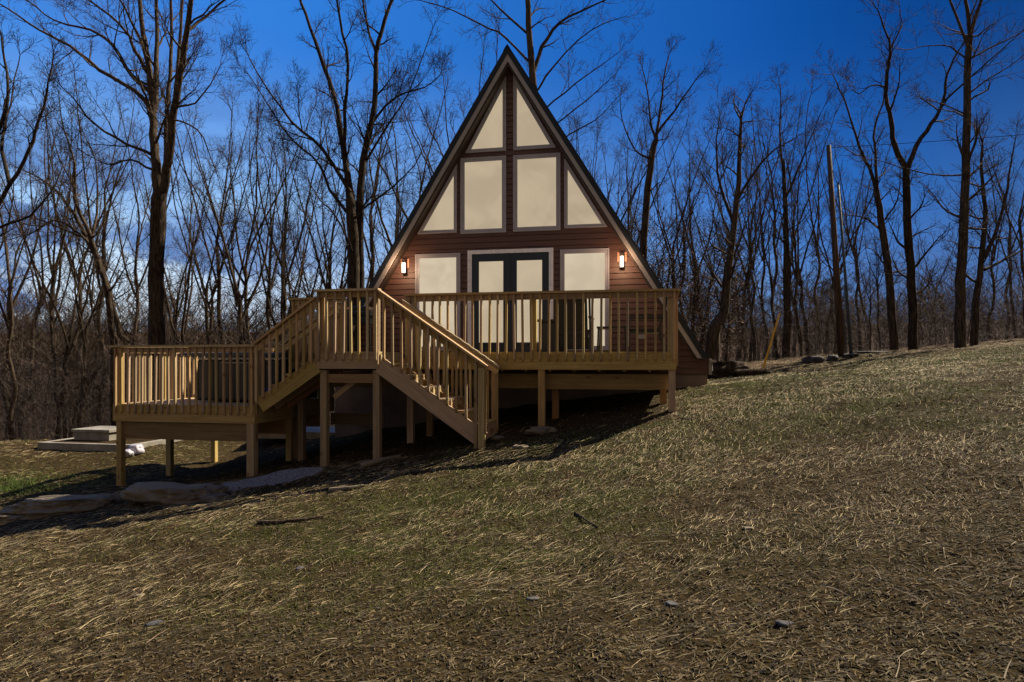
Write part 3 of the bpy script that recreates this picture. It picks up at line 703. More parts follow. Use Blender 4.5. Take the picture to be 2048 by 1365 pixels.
fb = empty('fire_pit', hw(1.12, 1.5) + (ZD,), -TH); tag(fb, 'black covered box between the doors and the high-backed chair', 'fire pit')
MB().box(-.22, .22, -.22, .22, .0, .55).build('body', MT['tub'], fb, bevel=.02); MB().box(-.24, .24, -.24, .24, .552, .60).build('lid', MT['black'], fb, bevel=.01)

# ------------------------------------------------------------------ rocks, slabs, debris
def rock(name, loc, dims, seed, label, cat='rock', m='rock', rz=0.0, group=None, sub=5, sharp=.6):
    import bmesh
    bm = bmesh.new(); bmesh.ops.create_icosphere(bm, subdivisions=sub, radius=1)
    from mathutils import noise as mn
    for vv in bm.verts:
        p = vv.co.copy(); n_ = mn.fractal(p * 1.3 + Vector((seed * 7.1, 0, 0)), .9, 2.1, 5)
        c_ = mn.cell(p * 1.6 + Vector((seed, 3, 1)))
        n2_ = mn.fractal(p * 5 + Vector((seed * 3.1, 2, 0)), .7, 2.2, 5)
        vv.co = p * (1 + .34 * n_ + .07 * n2_ + .16 * c_ * sharp)
        vv.co.z = max(min(vv.co.z, .75 + .1 * n_), -.6)
        vv.co = Vector((vv.co.x * dims[0] / 2, vv.co.y * dims[1] / 2, vv.co.z * dims[2] / 2))
    me = bpy.data.meshes.new(name); bm.to_mesh(me); bm.free()
    o = link(name, me, MT[m], None, True); o.location = loc; o.rotation_euler = (0, 0, rz)
    return tag(o, label, cat, group)
def grd(px, py, it=30):
    """where the sight line through a photo point meets the terrain"""
    Y = 3.0
    for _ in range(1600):
        p = at(px, py, Y)
        if p.z < gz(p.x, p.y): break
        Y += .03
    return p
def on(p, dz=0.0): return (p[0], p[1], gz(p[0], p[1]) + dz)
p = grd(355, 1000); rock('boulder', on(p, .03), (1.6, .8, .50), 3, 'broad brown boulder half buried in front of the lower deck posts', rz=-.1)
p = grd(128, 1018); rock('boulder', on(p, .02), (1.5, .75, .38), 8, 'long flat sandy boulder in the grass at the far left', rz=.35)
p = grd(45, 1036); rock('boulder', on(p, -.02), (.9, .5, .24), 12, 'small yellowish rock at the left end of the flat boulder', rz=.2)
for i, (px, py, a, b_, c_, lab) in enumerate([(1628, 733, .62, .5, .36, 'grey wedge-shaped stone on the crest left of the utility pole'), (1665, 730, .34, .3, .26, 'small rounded stone just left of the utility pole base'),
                                             (1700, 728, .5, .35, .16, 'low flat stone in front of the utility pole base')]):
    p = at(px, py, 20.5 + i * .3); rock('stone', on(p, .05), (a, b_, c_), 20 + i, lab, 'stone', 'rock2', rz=i, group=None, sub=3)
p = at(1745, 716, 22.5); rock('stone_slab', on(p, .03), (1.5, .25, .12), 31, 'long thin flat slab lying along the crest right of the pole', 'stone', 'rock2', rz=.3, sub=3)
p = at(1508, 748, 17.6); rock('fallen_log', on(p, .05), (1.3, .3, .26), 33, 'weathered log lying beside the yellow guard at the wood edge', 'log', 'bark', rz=.25, sub=3)
p = at(1455, 748, 18.2); rock('root_pile', on(p, .12), (1.6, 1.0, .75), 34, 'dark uprooted stump and roots just right of the cabin corner', 'stump', 'bark', rz=.5, sub=4, sharp=1.5)
for i, (px, py, s, lab, mm) in enumerate([(1085, 864, .55, 'pale dusty flat stone at the foot of the middle deck post', 'rock'), (995, 877, .32, 'small brown rock beside the foot of the stairs', 'rock'), (1045, 897, .3, 'grey chunk of rock in the grass in front of the stairs', 'rock'),
                                      (310, 1250, .12, 'squarish grey stone in the bare soil at lower left', 'rock2'), (1343, 1213, .10, 'small blue-grey pointed stone at lower right', 'rock2'), (1066, 1200, .09, 'small dark blue stone in the middle of the bare soil', 'rock2'), (600, 1138, .09, 'small dark stone in the straw left of centre', 'rock2'), (1570, 1250, .10, 'small black stone at the lower right', 'rock2'), (280, 1192, .10, 'small light stone in the straw at left', 'rock'),
                                      (275, 985, .35, 'dark broken rock between the two boulders', 'rock2'), (1497, 1058, .10, 'pale flat stone chip in the grass at right', 'rock')]):
    p = grd(px, py); rock('rock_chunk', on(p, .0), (s, s * .7, s * .35), 50 + i, lab, 'stone', mm, rz=i * 1.3, sub=3)
# septic tank with lid
tk = empty('septic_tank', (-9.15, 15.7, -2.0), 0); tag(tk, 'buried concrete septic tank with exposed rim and raised lid at the left', 'septic tank')
tk.rotation_euler.z = -.20; tk.scale = (.84, .84, .84)
tkm = MB().box(-1.35, 1.45, -1.1, -.98, -.3, .22).box(-1.35, 1.45, 1.1, 1.22, -.3, .22).box(1.33, 1.45, -.98, 1.1, -.3, .219).box(-1.35, -1.23, -.98, 1.1, -.3, .219)
tkm.build('tank_wall', MT['concrete'], tk, bevel=.015)
MB().box(-1.229, 1.329, -.979, 1.099, -.3, .20).build('soil_cover', MT['ground'], tk)
MB().box(-.95, .15, -.35, .55, .201, .42).build('riser_box', MT['concrete'], tk, bevel=.01); MB().box(-1.0, .2, -.4, .6, .422, .50).build('lid', MT['concrete'], tk, bevel=.01)
MB().tube([(.35, .1, .24), (.35, .1, .36), (1.0, .1, .37), (1.0, .1, .24)], .018, 8).build('pipe', MT['black'], tk)
x, y = hw(-4.6, -1.6); sb = MB().box(-1.5, 1.5, -.7, .7, -.1, .06).build('concrete_slab', MT['concrete']); sb.location = (x - .3, y - .2, gz(x, y) + .02); sb.rotation_euler = (0, .03, .12); tag(sb, 'pale concrete slab on the ground behind the lower deck', 'slab')
p = grd(272, 908); rock('trash_bag', on(p, .08), (.32, .26, .30), 61, 'larger white plastic bag lying by the septic tank corner', 'bag', 'bag', sub=3)
p = grd(254, 914); rock('trash_bag', on(p, .06), (.24, .2, .22), 62, 'smaller crumpled white bag left of the larger one', 'bag', 'bag', sub=3)
# gravel heap in front of the lower deck
x0_, y0_ = hw(-2.95, 4.15)
n = 5000; aa = rng.random(n) * 6.28; rr = np.sqrt(rng.random(n)); rr = rr * (.55 + .9 * fbm(np.cos(aa) * 2.2 + 5, np.sin(aa) * 2.2, 3, 4)) * (1 + .35 * rng.random(n) ** 3); X = x0_ + rr * np.cos(aa) * .78; Y_ = y0_ + rr * np.sin(aa) * .40
mb = MB(); zz = hz(X, Y_) + .07 * (1 - rr ** 2)
for i in range(n):
    s = .012 + .02 * random.random(); cx, cy, cz = X[i], Y_[i], zz[i] + s * .2; b0 = len(mb.v)
    for k in range(4): a = k * 1.57 + X[i] * 50; mb.v.append((cx + s * math.cos(a), cy + s * math.sin(a), cz - s * .4))
    mb.v.append((cx + s * .2, cy, cz + s * .55))
    for k in range(4): mb.quad((b0 + k, b0 + (k + 1) % 4, b0 + 4), [(0, 0)] * 3)
m, b = mat('blue_grey_gravel'); v = coords('Object'); L(MIX(MR(noise(60, 3, v), .35, .65), C(.07, .075, .09), C(.26, .27, .31)), b.inputs['Base Color']); b.inputs['Roughness'].default_value = .9
tag(mb.build('gravel', m), 'pale grey gravel spread beside the lower deck post', 'gravel', kind='stuff')
def stick(pts, r, label, m='bark'):
    P = [on(grd(*p_), r * .8) for p_ in pts]; o = MB().tube(P, r, 7, r * .5).build('stick', MT[m]); return tag(o, label, 'stick')
stick([(517, 1050), (560, 1049), (610, 1044), (645, 1038)], .028, 'curved dark branch lying in the grass left of centre')
stick([(1150, 1028), (1178, 1048), (1196, 1058)], .014, 'short straight dark stick in the grass right of centre')
stick([(660, 985), (700, 981), (728, 976)], .035, 'pale crooked piece of wood at the edge of the deck shadow', 'rock')
stick([(722, 938), (760, 928), (800, 918)], .05, 'split board lying near the landing posts', 'rock')

# ------------------------------------------------------------------ utility pole, conduit pole, yellow guard, wire
P0 = at(1684, 722, 21.5); P0.z = gz(P0.x, P0.y) - .2; P1 = at(1657, 291, 21.5)
up_ = empty('utility_pole', P0, 0); tag(up_, 'leaning brown wooden utility pole on the crest at right', 'utility pole')
MB().tube([(0, 0, 0), tuple((P1 - P0) * .5), tuple(P1 - P0)], .12, 14, .07).build('pole', MT['pole'], up_, smooth=True)
MB().tube([(.14, -.02, .1), tuple((P1 - P0) * .25 + Vector((.115, -.02, 0)))], .016, 6).build('ground_wire_guard', MT['galv'], up_)
P0 = at(1703, 722, 22.3); P0.z = gz(P0.x, P0.y) - .1; P1 = at(1676, 365, 22.3)
cp = empty('conduit_pole', P0, 0); tag(cp, 'thin blue-grey leaning pole just right of the wooden utility pole', 'pole')
MB().tube([(0, 0, 0), tuple((P1 - P0) * .5), tuple(P1 - P0)], .055, 10, .035).build('pole', MT['galv'], cp, smooth=True)
P0 = at(1524, 741, 19.5); P0.z = gz(P0.x, P0.y) - .05; P1 = at(1559, 627, 19.5)
o = MB().tube([tuple(P0), tuple(P1)], .030, 10, .024).build('guy_wire_guard', MT['yellow']); tag(o, 'slanting bright yellow guy wire guard at the wood edge', 'guy guard')
a0 = at(1657, 296, 21.5); a1 = at(4500, -60, 13); pts = []
for i in range(25):
    t = i / 24; p = a0.lerp(a1, t); p.z -= 4 * t * (1 - t) * .5; pts.append(tuple(p))
o = MB().tube(pts, .009, 5).build('power_line', MT['black']); tag(o, 'thin dark service wire running right from the utility pole', 'wire')

# ------------------------------------------------------------------ trees
class Tubes:
    """polylines gathered by (points, sides) and meshed in batches"""
    def __init__(s): s.g = {}
    def add(s, pts, rad, k): s.g.setdefault((len(pts), k), []).append((pts, rad))
    def build(s, name, m, parent):
        VV = []; FF = []; base = 0
        for (n, k), L_ in s.g.items():
            P = np.array([a for a, _ in L_], np.float64); Rr = np.array([b_ for _, b_ in L_], np.float64)
            D = np.empty_like(P); D[:, 1:-1] = P[:, 2:] - P[:, :-2]; D[:, 0] = P[:, 1] - P[:, 0]; D[:, -1] = P[:, -1] - P[:, -2]
            D /= np.linalg.norm(D, axis=2, keepdims=True) + 1e-9
            ref = np.where(np.abs(D[:, :1, 2:3]) < .8, np.array([0, 0, 1.0]), np.array([1.0, 0, 0])); ref = np.broadcast_to(ref, D.shape)
            A = np.cross(D, ref); A /= np.linalg.norm(A, axis=2, keepdims=True) + 1e-9; Bn = np.cross(D, A)
            t = np.arange(k) * 2 * np.pi / k
            V = P[:, :, None] + Rr[:, :, None, None] * (A[:, :, None] * np.cos(t)[None, None, :, None] + Bn[:, :, None] * np.sin(t)[None, None, :, None])
            VV.append(V.reshape(-1, 3)); m_ = len(L_)
            i0 = (np.arange(m_)[:, None, None] * n + np.arange(n - 1)[None, :, None]) * k; q0 = np.arange(k)[None, None]; q1 = (q0 + 1) % k
            f = np.stack([i0 + q0, i0 + q1, i0 + q1 + k, i0 + q0 + k], -1).reshape(-1, 4) + base
            FF.append(f); base += m_ * n * k
        V = np.concatenate(VV).astype(np.float32); Fc = np.concatenate(FF).astype(np.int32)
        me = bpy.data.meshes.new(name); me.vertices.add(len(V)); me.vertices.foreach_set('co', V.ravel())
        me.loops.add(Fc.size); me.loops.foreach_set('vertex_index', Fc.ravel()); me.polygons.add(len(Fc)); me.polygons.foreach_set('loop_start', np.arange(0, Fc.size, 4, dtype=np.int32))
        me.polygons.foreach_set('use_smooth', np.ones(len(Fc), bool)); me.update(calc_edges=True)
        return link(name, me, m, parent)
def rv(rd, s=1.0): return np.array([rd.gauss(0, s), rd.gauss(0, s), rd.gauss(0, s)])
def unit(a): return a / (np.linalg.norm(a) + 1e-9)
CH = {1: (7, 11), 2: (6, 9), 3: (4, 6), 4: (0, 0)}
def branch(T, rd, p, d, Ln, r, lvl, maxl=4, dens=1.0, upb=.10):
    """one limb with its side branches; level 1 = main limb, 4 = last twig"""
    ns = {1: 7, 2: 5, 3: 4, 4: 3}[lvl]; pts = [p]; rad = [r]; dirs = [d]; st_ = Ln / ns
    for i in range(ns):
        d = unit(d + rv(rd, {1: .15, 2: .2, 3: .26, 4: .3}[lvl]) + np.array([0, 0, upb])); p = p + d * st_; pts.append(p); dirs.append(d); rad.append(max(r * (1 - (i + 1) / ns) ** .85, .0035))
    T.add(pts, rad, {1: 6, 2: 4, 3: 3, 4: 3}[lvl])
    if lvl >= maxl: return
    lo, hi = CH[lvl]; nb = max(1, int(rd.randint(lo, hi) * dens))
    a0 = rd.random() * 6.28
    for j in range(nb):
        t = .18 + .8 * (j + rd.random() * .7) / nb; t = min(t, .99); f = t * ns; i = int(f); q = pts[i] + (pts[min(i + 1, ns)] - pts[i]) * (f - i); dd = dirs[min(i + 1, ns)]
        a = a0 + j * 2.4 + rd.gauss(0, .4)
        s1 = unit(np.cross(dd, np.array([.13, .07, 1.0]))); s2 = np.cross(dd, s1); side = s1 * math.cos(a) + s2 * math.sin(a)
        an = rd.uniform(.45, .95); nd = unit(dd * math.cos(an) + side * math.sin(an))
        l2 = Ln * (.62 - .36 * t) * rd.uniform(.7, 1.25)
        if l2 > .12: branch(T, rd, q, nd, l2, max(rad[i] * .52, .004), lvl + 1, maxl, dens, upb)
def stem(T, C_, rd, pts, r0, r1, nlimb, lmax, start=.4, sides=9, maxl=4, dens=1.0, twig_from=None, spread=(.5, 1.0)):
    """a trunk or leader through pts (T) that carries limbs (C_)"""
    pts = [np.array(p) for p in pts]
    fine = []
    for i in range(len(pts) - 1):
        pm = pts[max(i - 1, 0)]; pn = pts[min(i + 2, len(pts) - 1)]
        for s in range(3):
            t = s / 3; a, b_ = pts[i], pts[i + 1]
            fine.append(.5 * ((2 * a) + (b_ - pm) * t + (2 * pm - 5 * a + 4 * b_ - pn) * t * t + (3 * a - pm - 3 * b_ + pn) * t ** 3))
    fine.append(pts[-1]); n = len(fine)
    rad = [r0 + (r1 - r0) * (i / (n - 1)) ** .9 for i in range(n)]
    fine = [f + rv(rd, .010 if 0 < q_ < n - 1 else 0) for q_, f in enumerate(fine)]
    T.add([f + rv(rd, .006) for f in fine], [r_ * (1 + rd.gauss(0, .03)) for r_ in rad], sides)
    tot = sum(np.linalg.norm(fine[i + 1] - fine[i]) for i in range(n - 1))
    a0 = rd.random() * 6.28
    for j in range(nlimb):
        t = start + (1 - start) * (j + rd.random()) / nlimb; f = min(t * (n - 1), n - 1.01); i = int(f); q = fine[i] + (fine[i + 1] - fine[i]) * (f - i); dd = unit(fine[i + 1] - fine[i])
        a = a0 + j * 2.4 + rd.gauss(0, .5); s1 = unit(np.cross(dd, np.array([.13, .99, .07]))); s2 = np.cross(dd, s1); side = s1 * math.cos(a) + s2 * math.sin(a)
        an = rd.uniform(*spread); nd = unit(dd * math.cos(an) + side * math.sin(an))
        l2 = lmax * (1.05 - .6 * (t - start) / (1 - start + 1e-6)) * rd.uniform(.55, 1.1)
        branch(C_, rd, q, nd, l2, min(rad[i] * .5, .012 + .018 * l2), 1 if l2 > 1.6 else 2, maxl, dens)
    # leader tip keeps forking
    for j in range(3 if r1 < .05 else 0): branch(C_, rd, fine[-1], unit(unit(fine[-1] - fine[-2]) + rv(rd, .25)), lmax * rd.uniform(.4, .7), r1 * .8, 2, maxl, dens)
def hero(label, D, stems, seed, base=None, wob=.35, dens=1.1, lmax=2.2, name='bare_tree', group=None, maxl=4):
    """stems: list of (photo points, r0, r1, limbs, start). First one is the trunk. Depth wanders round D."""
    rd = random.Random(seed); T = Tubes(); Cn = Tubes()
    root = None; depth = {}
    for si, (pp, r0, r1, nl, st_) in enumerate(stems):
        pts = []; yy = D
        key = pp[0]
        if si: # join in depth where it leaves the nearest earlier point
            best = min(depth, key=lambda k_: (k_[0] - key[0]) ** 2 + (k_[1] - key[1]) ** 2); yy = depth[best]
        drift = rd.uniform(-1, 1) * wob
        for i, (px, py) in enumerate(pp):
            if i: yy += drift + rd.gauss(0, wob * .3) if si else rd.gauss(0, wob * .12)
            depth[(px, py)] = yy; pts.append(np.array(at(px, py, yy)))
        if si == 0:
            g0 = gz(pts[0][0], pts[0][1]) - .15
            if pts[0][2] > g0 + .3: pts = [np.array([pts[0][0], pts[0][1], g0])] + pts
            root = empty(name, tuple(pts[0]), 0); org = pts[0].copy()
        stem(T if si == 0 else Cn, Cn, rd, [p - org for p in pts], r0, r1, nl, lmax * (1 if si == 0 else .85), st_, 10 if si == 0 else 7, maxl, dens, spread=(.95, 1.4) if si == 0 else (.5, 1.05))
    tag(root, label, 'tree', group)
    T.build('trunk', MT['bark'], root); Cn.build('crown', MT['bark'], root)
    return root
hero('tall many-stemmed tree rising past the top of the picture behind the lower deck', 20, [
    ([(313, 700), (313, 560), (316, 450), (320, 385)], .235, .205, 0, .9),
    ([(317, 390), (312, 330), (307, 270), (305, 205), (298, 140), (288, 80), (280, 10), (276, -60)], .15, .05, 14, .15),
    ([(308, 225), (312, 140), (314, 60), (312, -50)], .10, .04, 6, .2),
    ([(326, 385), (338, 310), (348, 225), (360, 150), (372, 70), (384, -10), (392, -60)], .13, .05, 12, .15),
    ([(332, 330), (334, 210), (342, 120), (342, 0), (340, -60)], .075, .03, 6, .3),
    ([(338, 300), (352, 180), (362, 60), (366, -40)], .07, .03, 4, .3),
    ([(305, 222), (270, 182), (200, 140), (140, 90), (80, 62), (20, 20), (-20, 0)], .075, .015, 10, .2),
    ([(303, 185), (262, 150), (225, 90), (180, 60), (110, 42), (60, 5)], .07, .015, 9, .2),
    ([(303, 310), (255, 288), (190, 250), (150, 200), (120, 170)], .05, .012, 8, .2),
    ([(298, 150), (270, 100), (250, 60), (205, 20), (150, -15)], .06, .02, 8, .25),
    ([(300, 120), (262, 40), (230, -20)], .05, .02, 3, .3),
    ([(353, 215), (390, 205), (420, 170), (442, 130)], .035, .008, 5, .3),
    ([(376, 60), (410, 35), (450, 0), (480, -30)], .05, .02, 3, .4),
    ([(348, 240), (395, 260), (425, 320), (445, 390)], .03, .008, 5, .3),
    ([(303, 340), (262, 320), (215, 330), (160, 300)], .04, .01, 6, .3)], 1, lmax=2.3, dens=.9)
hero('dark wide-crowned double tree close behind the left slope of the cabin', 23, [
    ([(708, 690), (707, 560), (705, 470), (700, 400)], .26, .16, 3, .6),
    ([(700, 400), (692, 330), (680, 255), (668, 190), (640, 110), (612, 30), (590, -30)], .13, .04, 13, .1),
    ([(722, 690), (720, 480), (722, 380), (730, 300), (750, 210), (753, 110), (770, 40), (800, -30)], .17, .05, 15, .3),
    ([(700, 385), (645, 300), (585, 245), (525, 165), (495, 108)], .075, .012, 11, .2),
    ([(706, 440), (660, 380), (640, 330), (585, 280), (530, 200), (498, 150)], .06, .012, 10, .3),
    ([(742, 250), (790, 195), (850, 175), (880, 150)], .05, .01, 8, .2),
    ([(690, 310), (690, 220), (697, 130), (680, 40), (670, -20)], .07, .03, 8, .2),
    ([(753, 110), (735, 50), (722, -20)], .05, .03, 4, .3),
    ([(728, 330), (770, 260), (815, 190), (865, 60)], .05, .012, 8, .3),
    ([(722, 420), (765, 390), (830, 330), (860, 260)], .045, .01, 7, .3),
    ([(704, 500), (670, 430), (640, 400), (610, 350)], .04, .01, 6, .3)], 2, lmax=2.4)
hero('tall tree standing behind the cabin peak', 25, [
    ([(1080, 690), (1076, 400), (1068, 200), (1062, 110), (1056, 20), (1054, -60)], .22, .08, 4, .7),
    ([(1065, 150), (1085, 95), (1120, 45), (1180, 15), (1255, -20)], .09, .02, 9, .2),
    ([(1064, 130), (1010, 75), (960, 48), (880, 12), (830, 0)], .05, .012, 8, .2),
    ([(1068, 190), (1110, 130), (1180, 62), (1250, 34)], .045, .01, 9, .3),
    ([(1070, 235), (1130, 185), (1190, 140), (1240, 102)], .04, .01, 9, .25),
    ([(1073, 280), (1130, 235), (1190, 185), (1230, 150)], .04, .01, 8, .2),
    ([(1074, 330), (1140, 270), (1190, 240), (1240, 190)], .04, .01, 7, .2),
    ([(1058, 70), (1000, 20), (960, -30)], .05, .02, 3, .3)], 3, lmax=1.9, dens=.8)
hero('slender forked tree right of the cabin roof with a rounded crown', 24, [
    ([(1284, 690), (1288, 480), (1300, 340), (1312, 280)], .16, .10, 5, .5),
    ([(1312, 280), (1300, 240), (1296, 190), (1285, 140)], .05, .015, 8, .1),
    ([(1312, 280), (1322, 210), (1328, 150), (1340, 105)], .06, .012, 9, .1),
    ([(1313, 270), (1350, 220), (1385, 170), (1408, 140)], .05, .01, 8, .2),
    ([(1305, 320), (1270, 300), (1245, 240), (1240, 200)], .04, .01, 6, .2)], 4, lmax=1.7)
hero('dark crooked trunk leaning beside the right corner of the cabin', 21, [
    ([(1424, 735), (1426, 680), (1432, 648), (1448, 625), (1456, 540), (1470, 440), (1478, 330), (1482, 240)], .24, .04, 16, .35),
    ([(1468, 450), (1440, 370), (1432, 300), (1438, 240)], .06, .012, 9, .2),
    ([(1474, 400), (1520, 330), (1550, 300), (1600, 270)], .05, .01, 8, .2)], 5, lmax=2.0)
hero('tall double-leader tree with a sharp V fork at the right', 23, [
    ([(1826, 700), (1824, 600), (1818, 500), (1812, 400), (1813, 342)], .155, .11, 14, .25),
    ([(1813, 342), (1788, 290), (1783, 245), (1772, 190), (1776, 130), (1780, 100), (1766, 50), (1755, 20)], .10, .015, 8, .3),
    ([(1813, 342), (1832, 292), (1862, 250), (1885, 205), (1893, 150), (1915, 105), (1935, 70)], .095, .015, 9, .3),
    ([(1780, 102), (1798, 65), (1805, 45), (1798, 12)], .03, .008, 3, .4),
    ([(1772, 174), (1742, 172), (1718, 188), (1700, 175)], .03, .008, 4, .3),
    ([(1886, 205), (1930, 165), (1975, 125), (2048, 60)], .04, .012, 6, .3)], 6, lmax=2.0, dens=.85)
hero('thick straight tree with a broken stub near the right edge', 22, [
    ([(1920, 700), (1920, 600), (1926, 480), (1931, 350), (1934, 200), (1938, 90), (1940, 72)], .17, .085, 17, .3),
    ([(1940, 72), (1934, 20), (1924, -40)], .07, .04, 2, .2), ([(1940, 72), (1956, 20), (1980, -40)], .07, .04, 2, .2), ([(1937, 100), (1912, 30), (1895, -10)], .05, .03, 3, .2),
    ([(1934, 335), (1944, 300), (1953, 275)], .05, .035, 0, .9),
    ([(1932, 350), (1880, 352), (1800, 335), (1750, 320)], .035, .008, 6, .3), ([(1935, 120), (1900, 95), (1850, 92), (1815, 100)], .03, .008, 4, .3),
    ([(1935, 190), (1975, 160), (2030, 125)], .035, .01, 5, .2), ([(1933, 230), (1885, 210), (1850, 200)], .03, .01, 4, .3), ([(1937, 120), (1985, 95), (2048, 62)], .035, .012, 4, .2)], 7, lmax=2.0, dens=.85)
hero('tree with long arching side limbs between the utility pole and the V-forked tree', 24, [
    ([(1788, 700), (1782, 600), (1774, 520), (1762, 440), (1752, 380)], .15, .10, 12, .25),
    ([(1752, 380), (1738, 335), (1718, 295), (1702, 240), (1680, 180), (1665, 150)], .07, .012, 10, .1),
    ([(1754, 390), (1750, 310), (1748, 260), (1765, 210), (1770, 160)], .06, .012, 9, .1),
    ([(1772, 470), (1735, 440), (1690, 430)], .05, .012, 7, .3), ([(1770, 440), (1795, 400), (1800, 350)], .04, .01, 5, .3)], 8, lmax=1.7)
hero('leaning tree at the far right edge with a limb reaching out of the picture', 23, [
    ([(1948, 700), (1950, 620), (1962, 520), (1970, 420), (1962, 340), (1965, 290)], .135, .03, 14, .3),
    ([(1962, 520), (1990, 470), (2010, 400), (2020, 330), (2030, 280)], .08, .015, 10, .2), ([(1968, 540), (2010, 520), (2060, 490)], .06, .02, 5, .3)], 9, lmax=1.6)
hero('straight grey tree left of the utility pole', 26, [
    ([(1572, 720), (1573, 600), (1572, 500), (1570, 400), (1566, 320)], .16, .06, 9, .5),
    ([(1570, 400), (1596, 340), (1620, 280), (1650, 210)], .05, .01, 9, .2), ([(1568, 360), (1560, 280), (1562, 200), (1558, 160)], .05, .01, 9, .2)], 10, lmax=1.6)
hero('crooked tree arching in from the far left edge', 16, [
    ([(-90, 760), (-80, 600), (-50, 500), (-20, 440)], .14, .075, 2, .6),
    ([(-20, 440), (20, 370), (60, 300), (75, 250), (92, 200), (100, 150), (108, 110)], .055, .01, 10, .3),
    ([(-30, 470), (0, 455), (60, 430), (110, 370), (125, 330)], .04, .01, 8, .3),
    ([(20, 370), (5, 300), (10, 250), (25, 190), (40, 110)], .05, .01, 8, .2), ([(-50, 400), (-10, 280), (15, 200), (10, 120), (0, 60)], .06, .015, 8, .2)], 11, lmax=1.5)
hero('leaning tree bending left behind the railing of the lower deck', 24, [
    ([(256, 700), (240, 670), (222, 600), (205, 540), (175, 480), (150, 430)], .11, .065, 4, .5),
    ([(150, 430), (110, 380), (70, 350), (20, 330)], .06, .01, 9, .1), ([(175, 480), (140, 465), (80, 440), (20, 430)], .05, .01, 8, .2), ([(150, 430), (150, 380), (120, 320), (100, 240)], .05, .01, 9, .2)], 12, lmax=1.8)
hero('curved tree sweeping left with long drooping limbs above the lower deck', 22, [
    ([(228, 715), (222, 640), (214, 580), (196, 520), (180, 470)], .12, .07, 4, .5),
    ([(180, 470), (150, 400), (150, 330), (128, 260), (118, 190)], .07, .01, 11, .1), ([(190, 500), (160, 470), (110, 440), (60, 470), (10, 480)], .05, .01, 8, .2), ([(185, 480), (195, 400), (190, 320), (165, 260)], .05, .01, 8, .2)], 13, lmax=1.8)

# prototypes for the rest of the wood
protos = []
def proto(seed, H, r, fork, lmax):
    rd = random.Random(seed); T = Tubes(); Cn = Tubes(); lean = rd.uniform(-.05, .05)
    hf = H * fork; pts = [np.array([0, 0, -.3])]
    for i in range(1, 6): pts.append(np.array([lean * H * (i / 5) + rd.gauss(0, .10), rd.gauss(0, .10), hf * i / 5]))
    stem(T, Cn, rd, pts, r, r * .62, 8, lmax * .9, .45, 8, 4, .8, spread=(.9, 1.35))
    nf = rd.randint(2, 4); a0 = rd.random() * 6.28
    for j in range(nf):
        a = a0 + j * 6.28 / nf + rd.gauss(0, .3); sp = rd.uniform(.10, .30); p = pts[-1].copy() - np.array([0, 0, rd.uniform(0, .25) * hf * (j > 0)])
        if j: p = pts[3] + (pts[-1] - pts[3]) * rd.uniform(.4, 1)
        q = [p]; L_ = (H - p[2]) * rd.uniform(.75, 1.0); d = unit(np.array([math.cos(a) * sp * 1.6, math.sin(a) * sp * 1.6, 1]))
        for i in range(5): d = unit(d + rv(rd, .10) + np.array([0, 0, .08])); q.append(q[-1] + d * L_ / 5)
        stem(Cn, Cn, rd, q, r * .48, .012, 9, lmax, .12, 6, 4, .85, spread=(.35, .8))
    root = empty('bare_tree'); T.build('trunk', MT['bark'], root); Cn.build('crown', MT['bark'], root); return root
for i, (H, r, fk, lm) in enumerate([(13, .125, .42, 1.9), (12, .10, .50, 1.6), (14, .135, .38, 2.1), (11, .085, .45, 1.5), (12.5, .11, .55, 1.7), (10, .07, .40, 1.4), (13.5, .12, .48, 1.8)]):
    protos.append((proto(100 + i, H, r, fk, lm), H))
used = set()
ZONES = {'a': ('bare tree left of the big many-stemmed tree', 'trees in the wood at the left edge'),
         'b': ('bare tree between the big many-stemmed tree and the cabin', 'trees left of the cabin'),
         'c': ('bare tree between the cabin roof and utility pole', 'trees right of the cabin'),
         'd': ('thin bare tree beyond the crest right of the utility pole', 'trees beyond the crest at right')}
rt = random.Random(77)
ORD = 'first second third fourth fifth sixth seventh eighth ninth tenth eleventh twelfth thirteenth fourteenth fifteenth sixteenth seventeenth eighteenth nineteenth twentieth twenty-first twenty-second twenty-third twenty-fourth twenty-fifth twenty-sixth twenty-seventh twenty-eighth twenty-ninth thirtieth'.split()
def put(px, top, D, k, zone, rank=0):
    pr, H = protos[k]; x = (px - 1024) / F * D; z = gz(x, D); h = (720 - top) / F * D - z; sc = h / H
    root = pr if k not in used else copy_tree(pr); used.add(k)
    root.location = (x, D, z); root.rotation_euler = (0, 0, rt.random() * 6.28); w = sc * rt.uniform(.8, 1.05) if sc > .9 else sc; root.scale = (w, w, sc)
    lab, gp = ZONES[zone]; lab += ', %s from the left' % ORD[rank]; tag(root, lab, 'tree', gp)
spots = []
for px, top, D in [(10, 120, 27), (48, 230, 32), (88, 170, 33), (110, 300, 24), (128, 240, 26), (165, 200, 35), (205, 150, 29), (270, 210, 38), (30, 330, 22), (150, 330, 24), (190, 300, 40), (-30, 200, 30)]: spots.append((px, top, D, 'a'))
for px, top, D in [(345, 330, 25), (372, 220, 31), (385, 300, 24), (398, 150, 29), (418, 260, 34), (455, 170, 36), (485, 190, 25), (497, 240, 30), (535, 210, 30), (520, 110, 34), (572, 190, 31), (590, 280, 25), (602, 230, 32), (628, 300, 33), (640, 260, 28), (668, 230, 33), (690, 330, 26), (745, 200, 30), (775, 280, 27), (800, 160, 33), (850, 120, 31), (880, 150, 35), (905, 100, 30), (930, 170, 33), (955, 90, 28), (760, 90, 36)]: spots.append((px, top, D, 'b'))
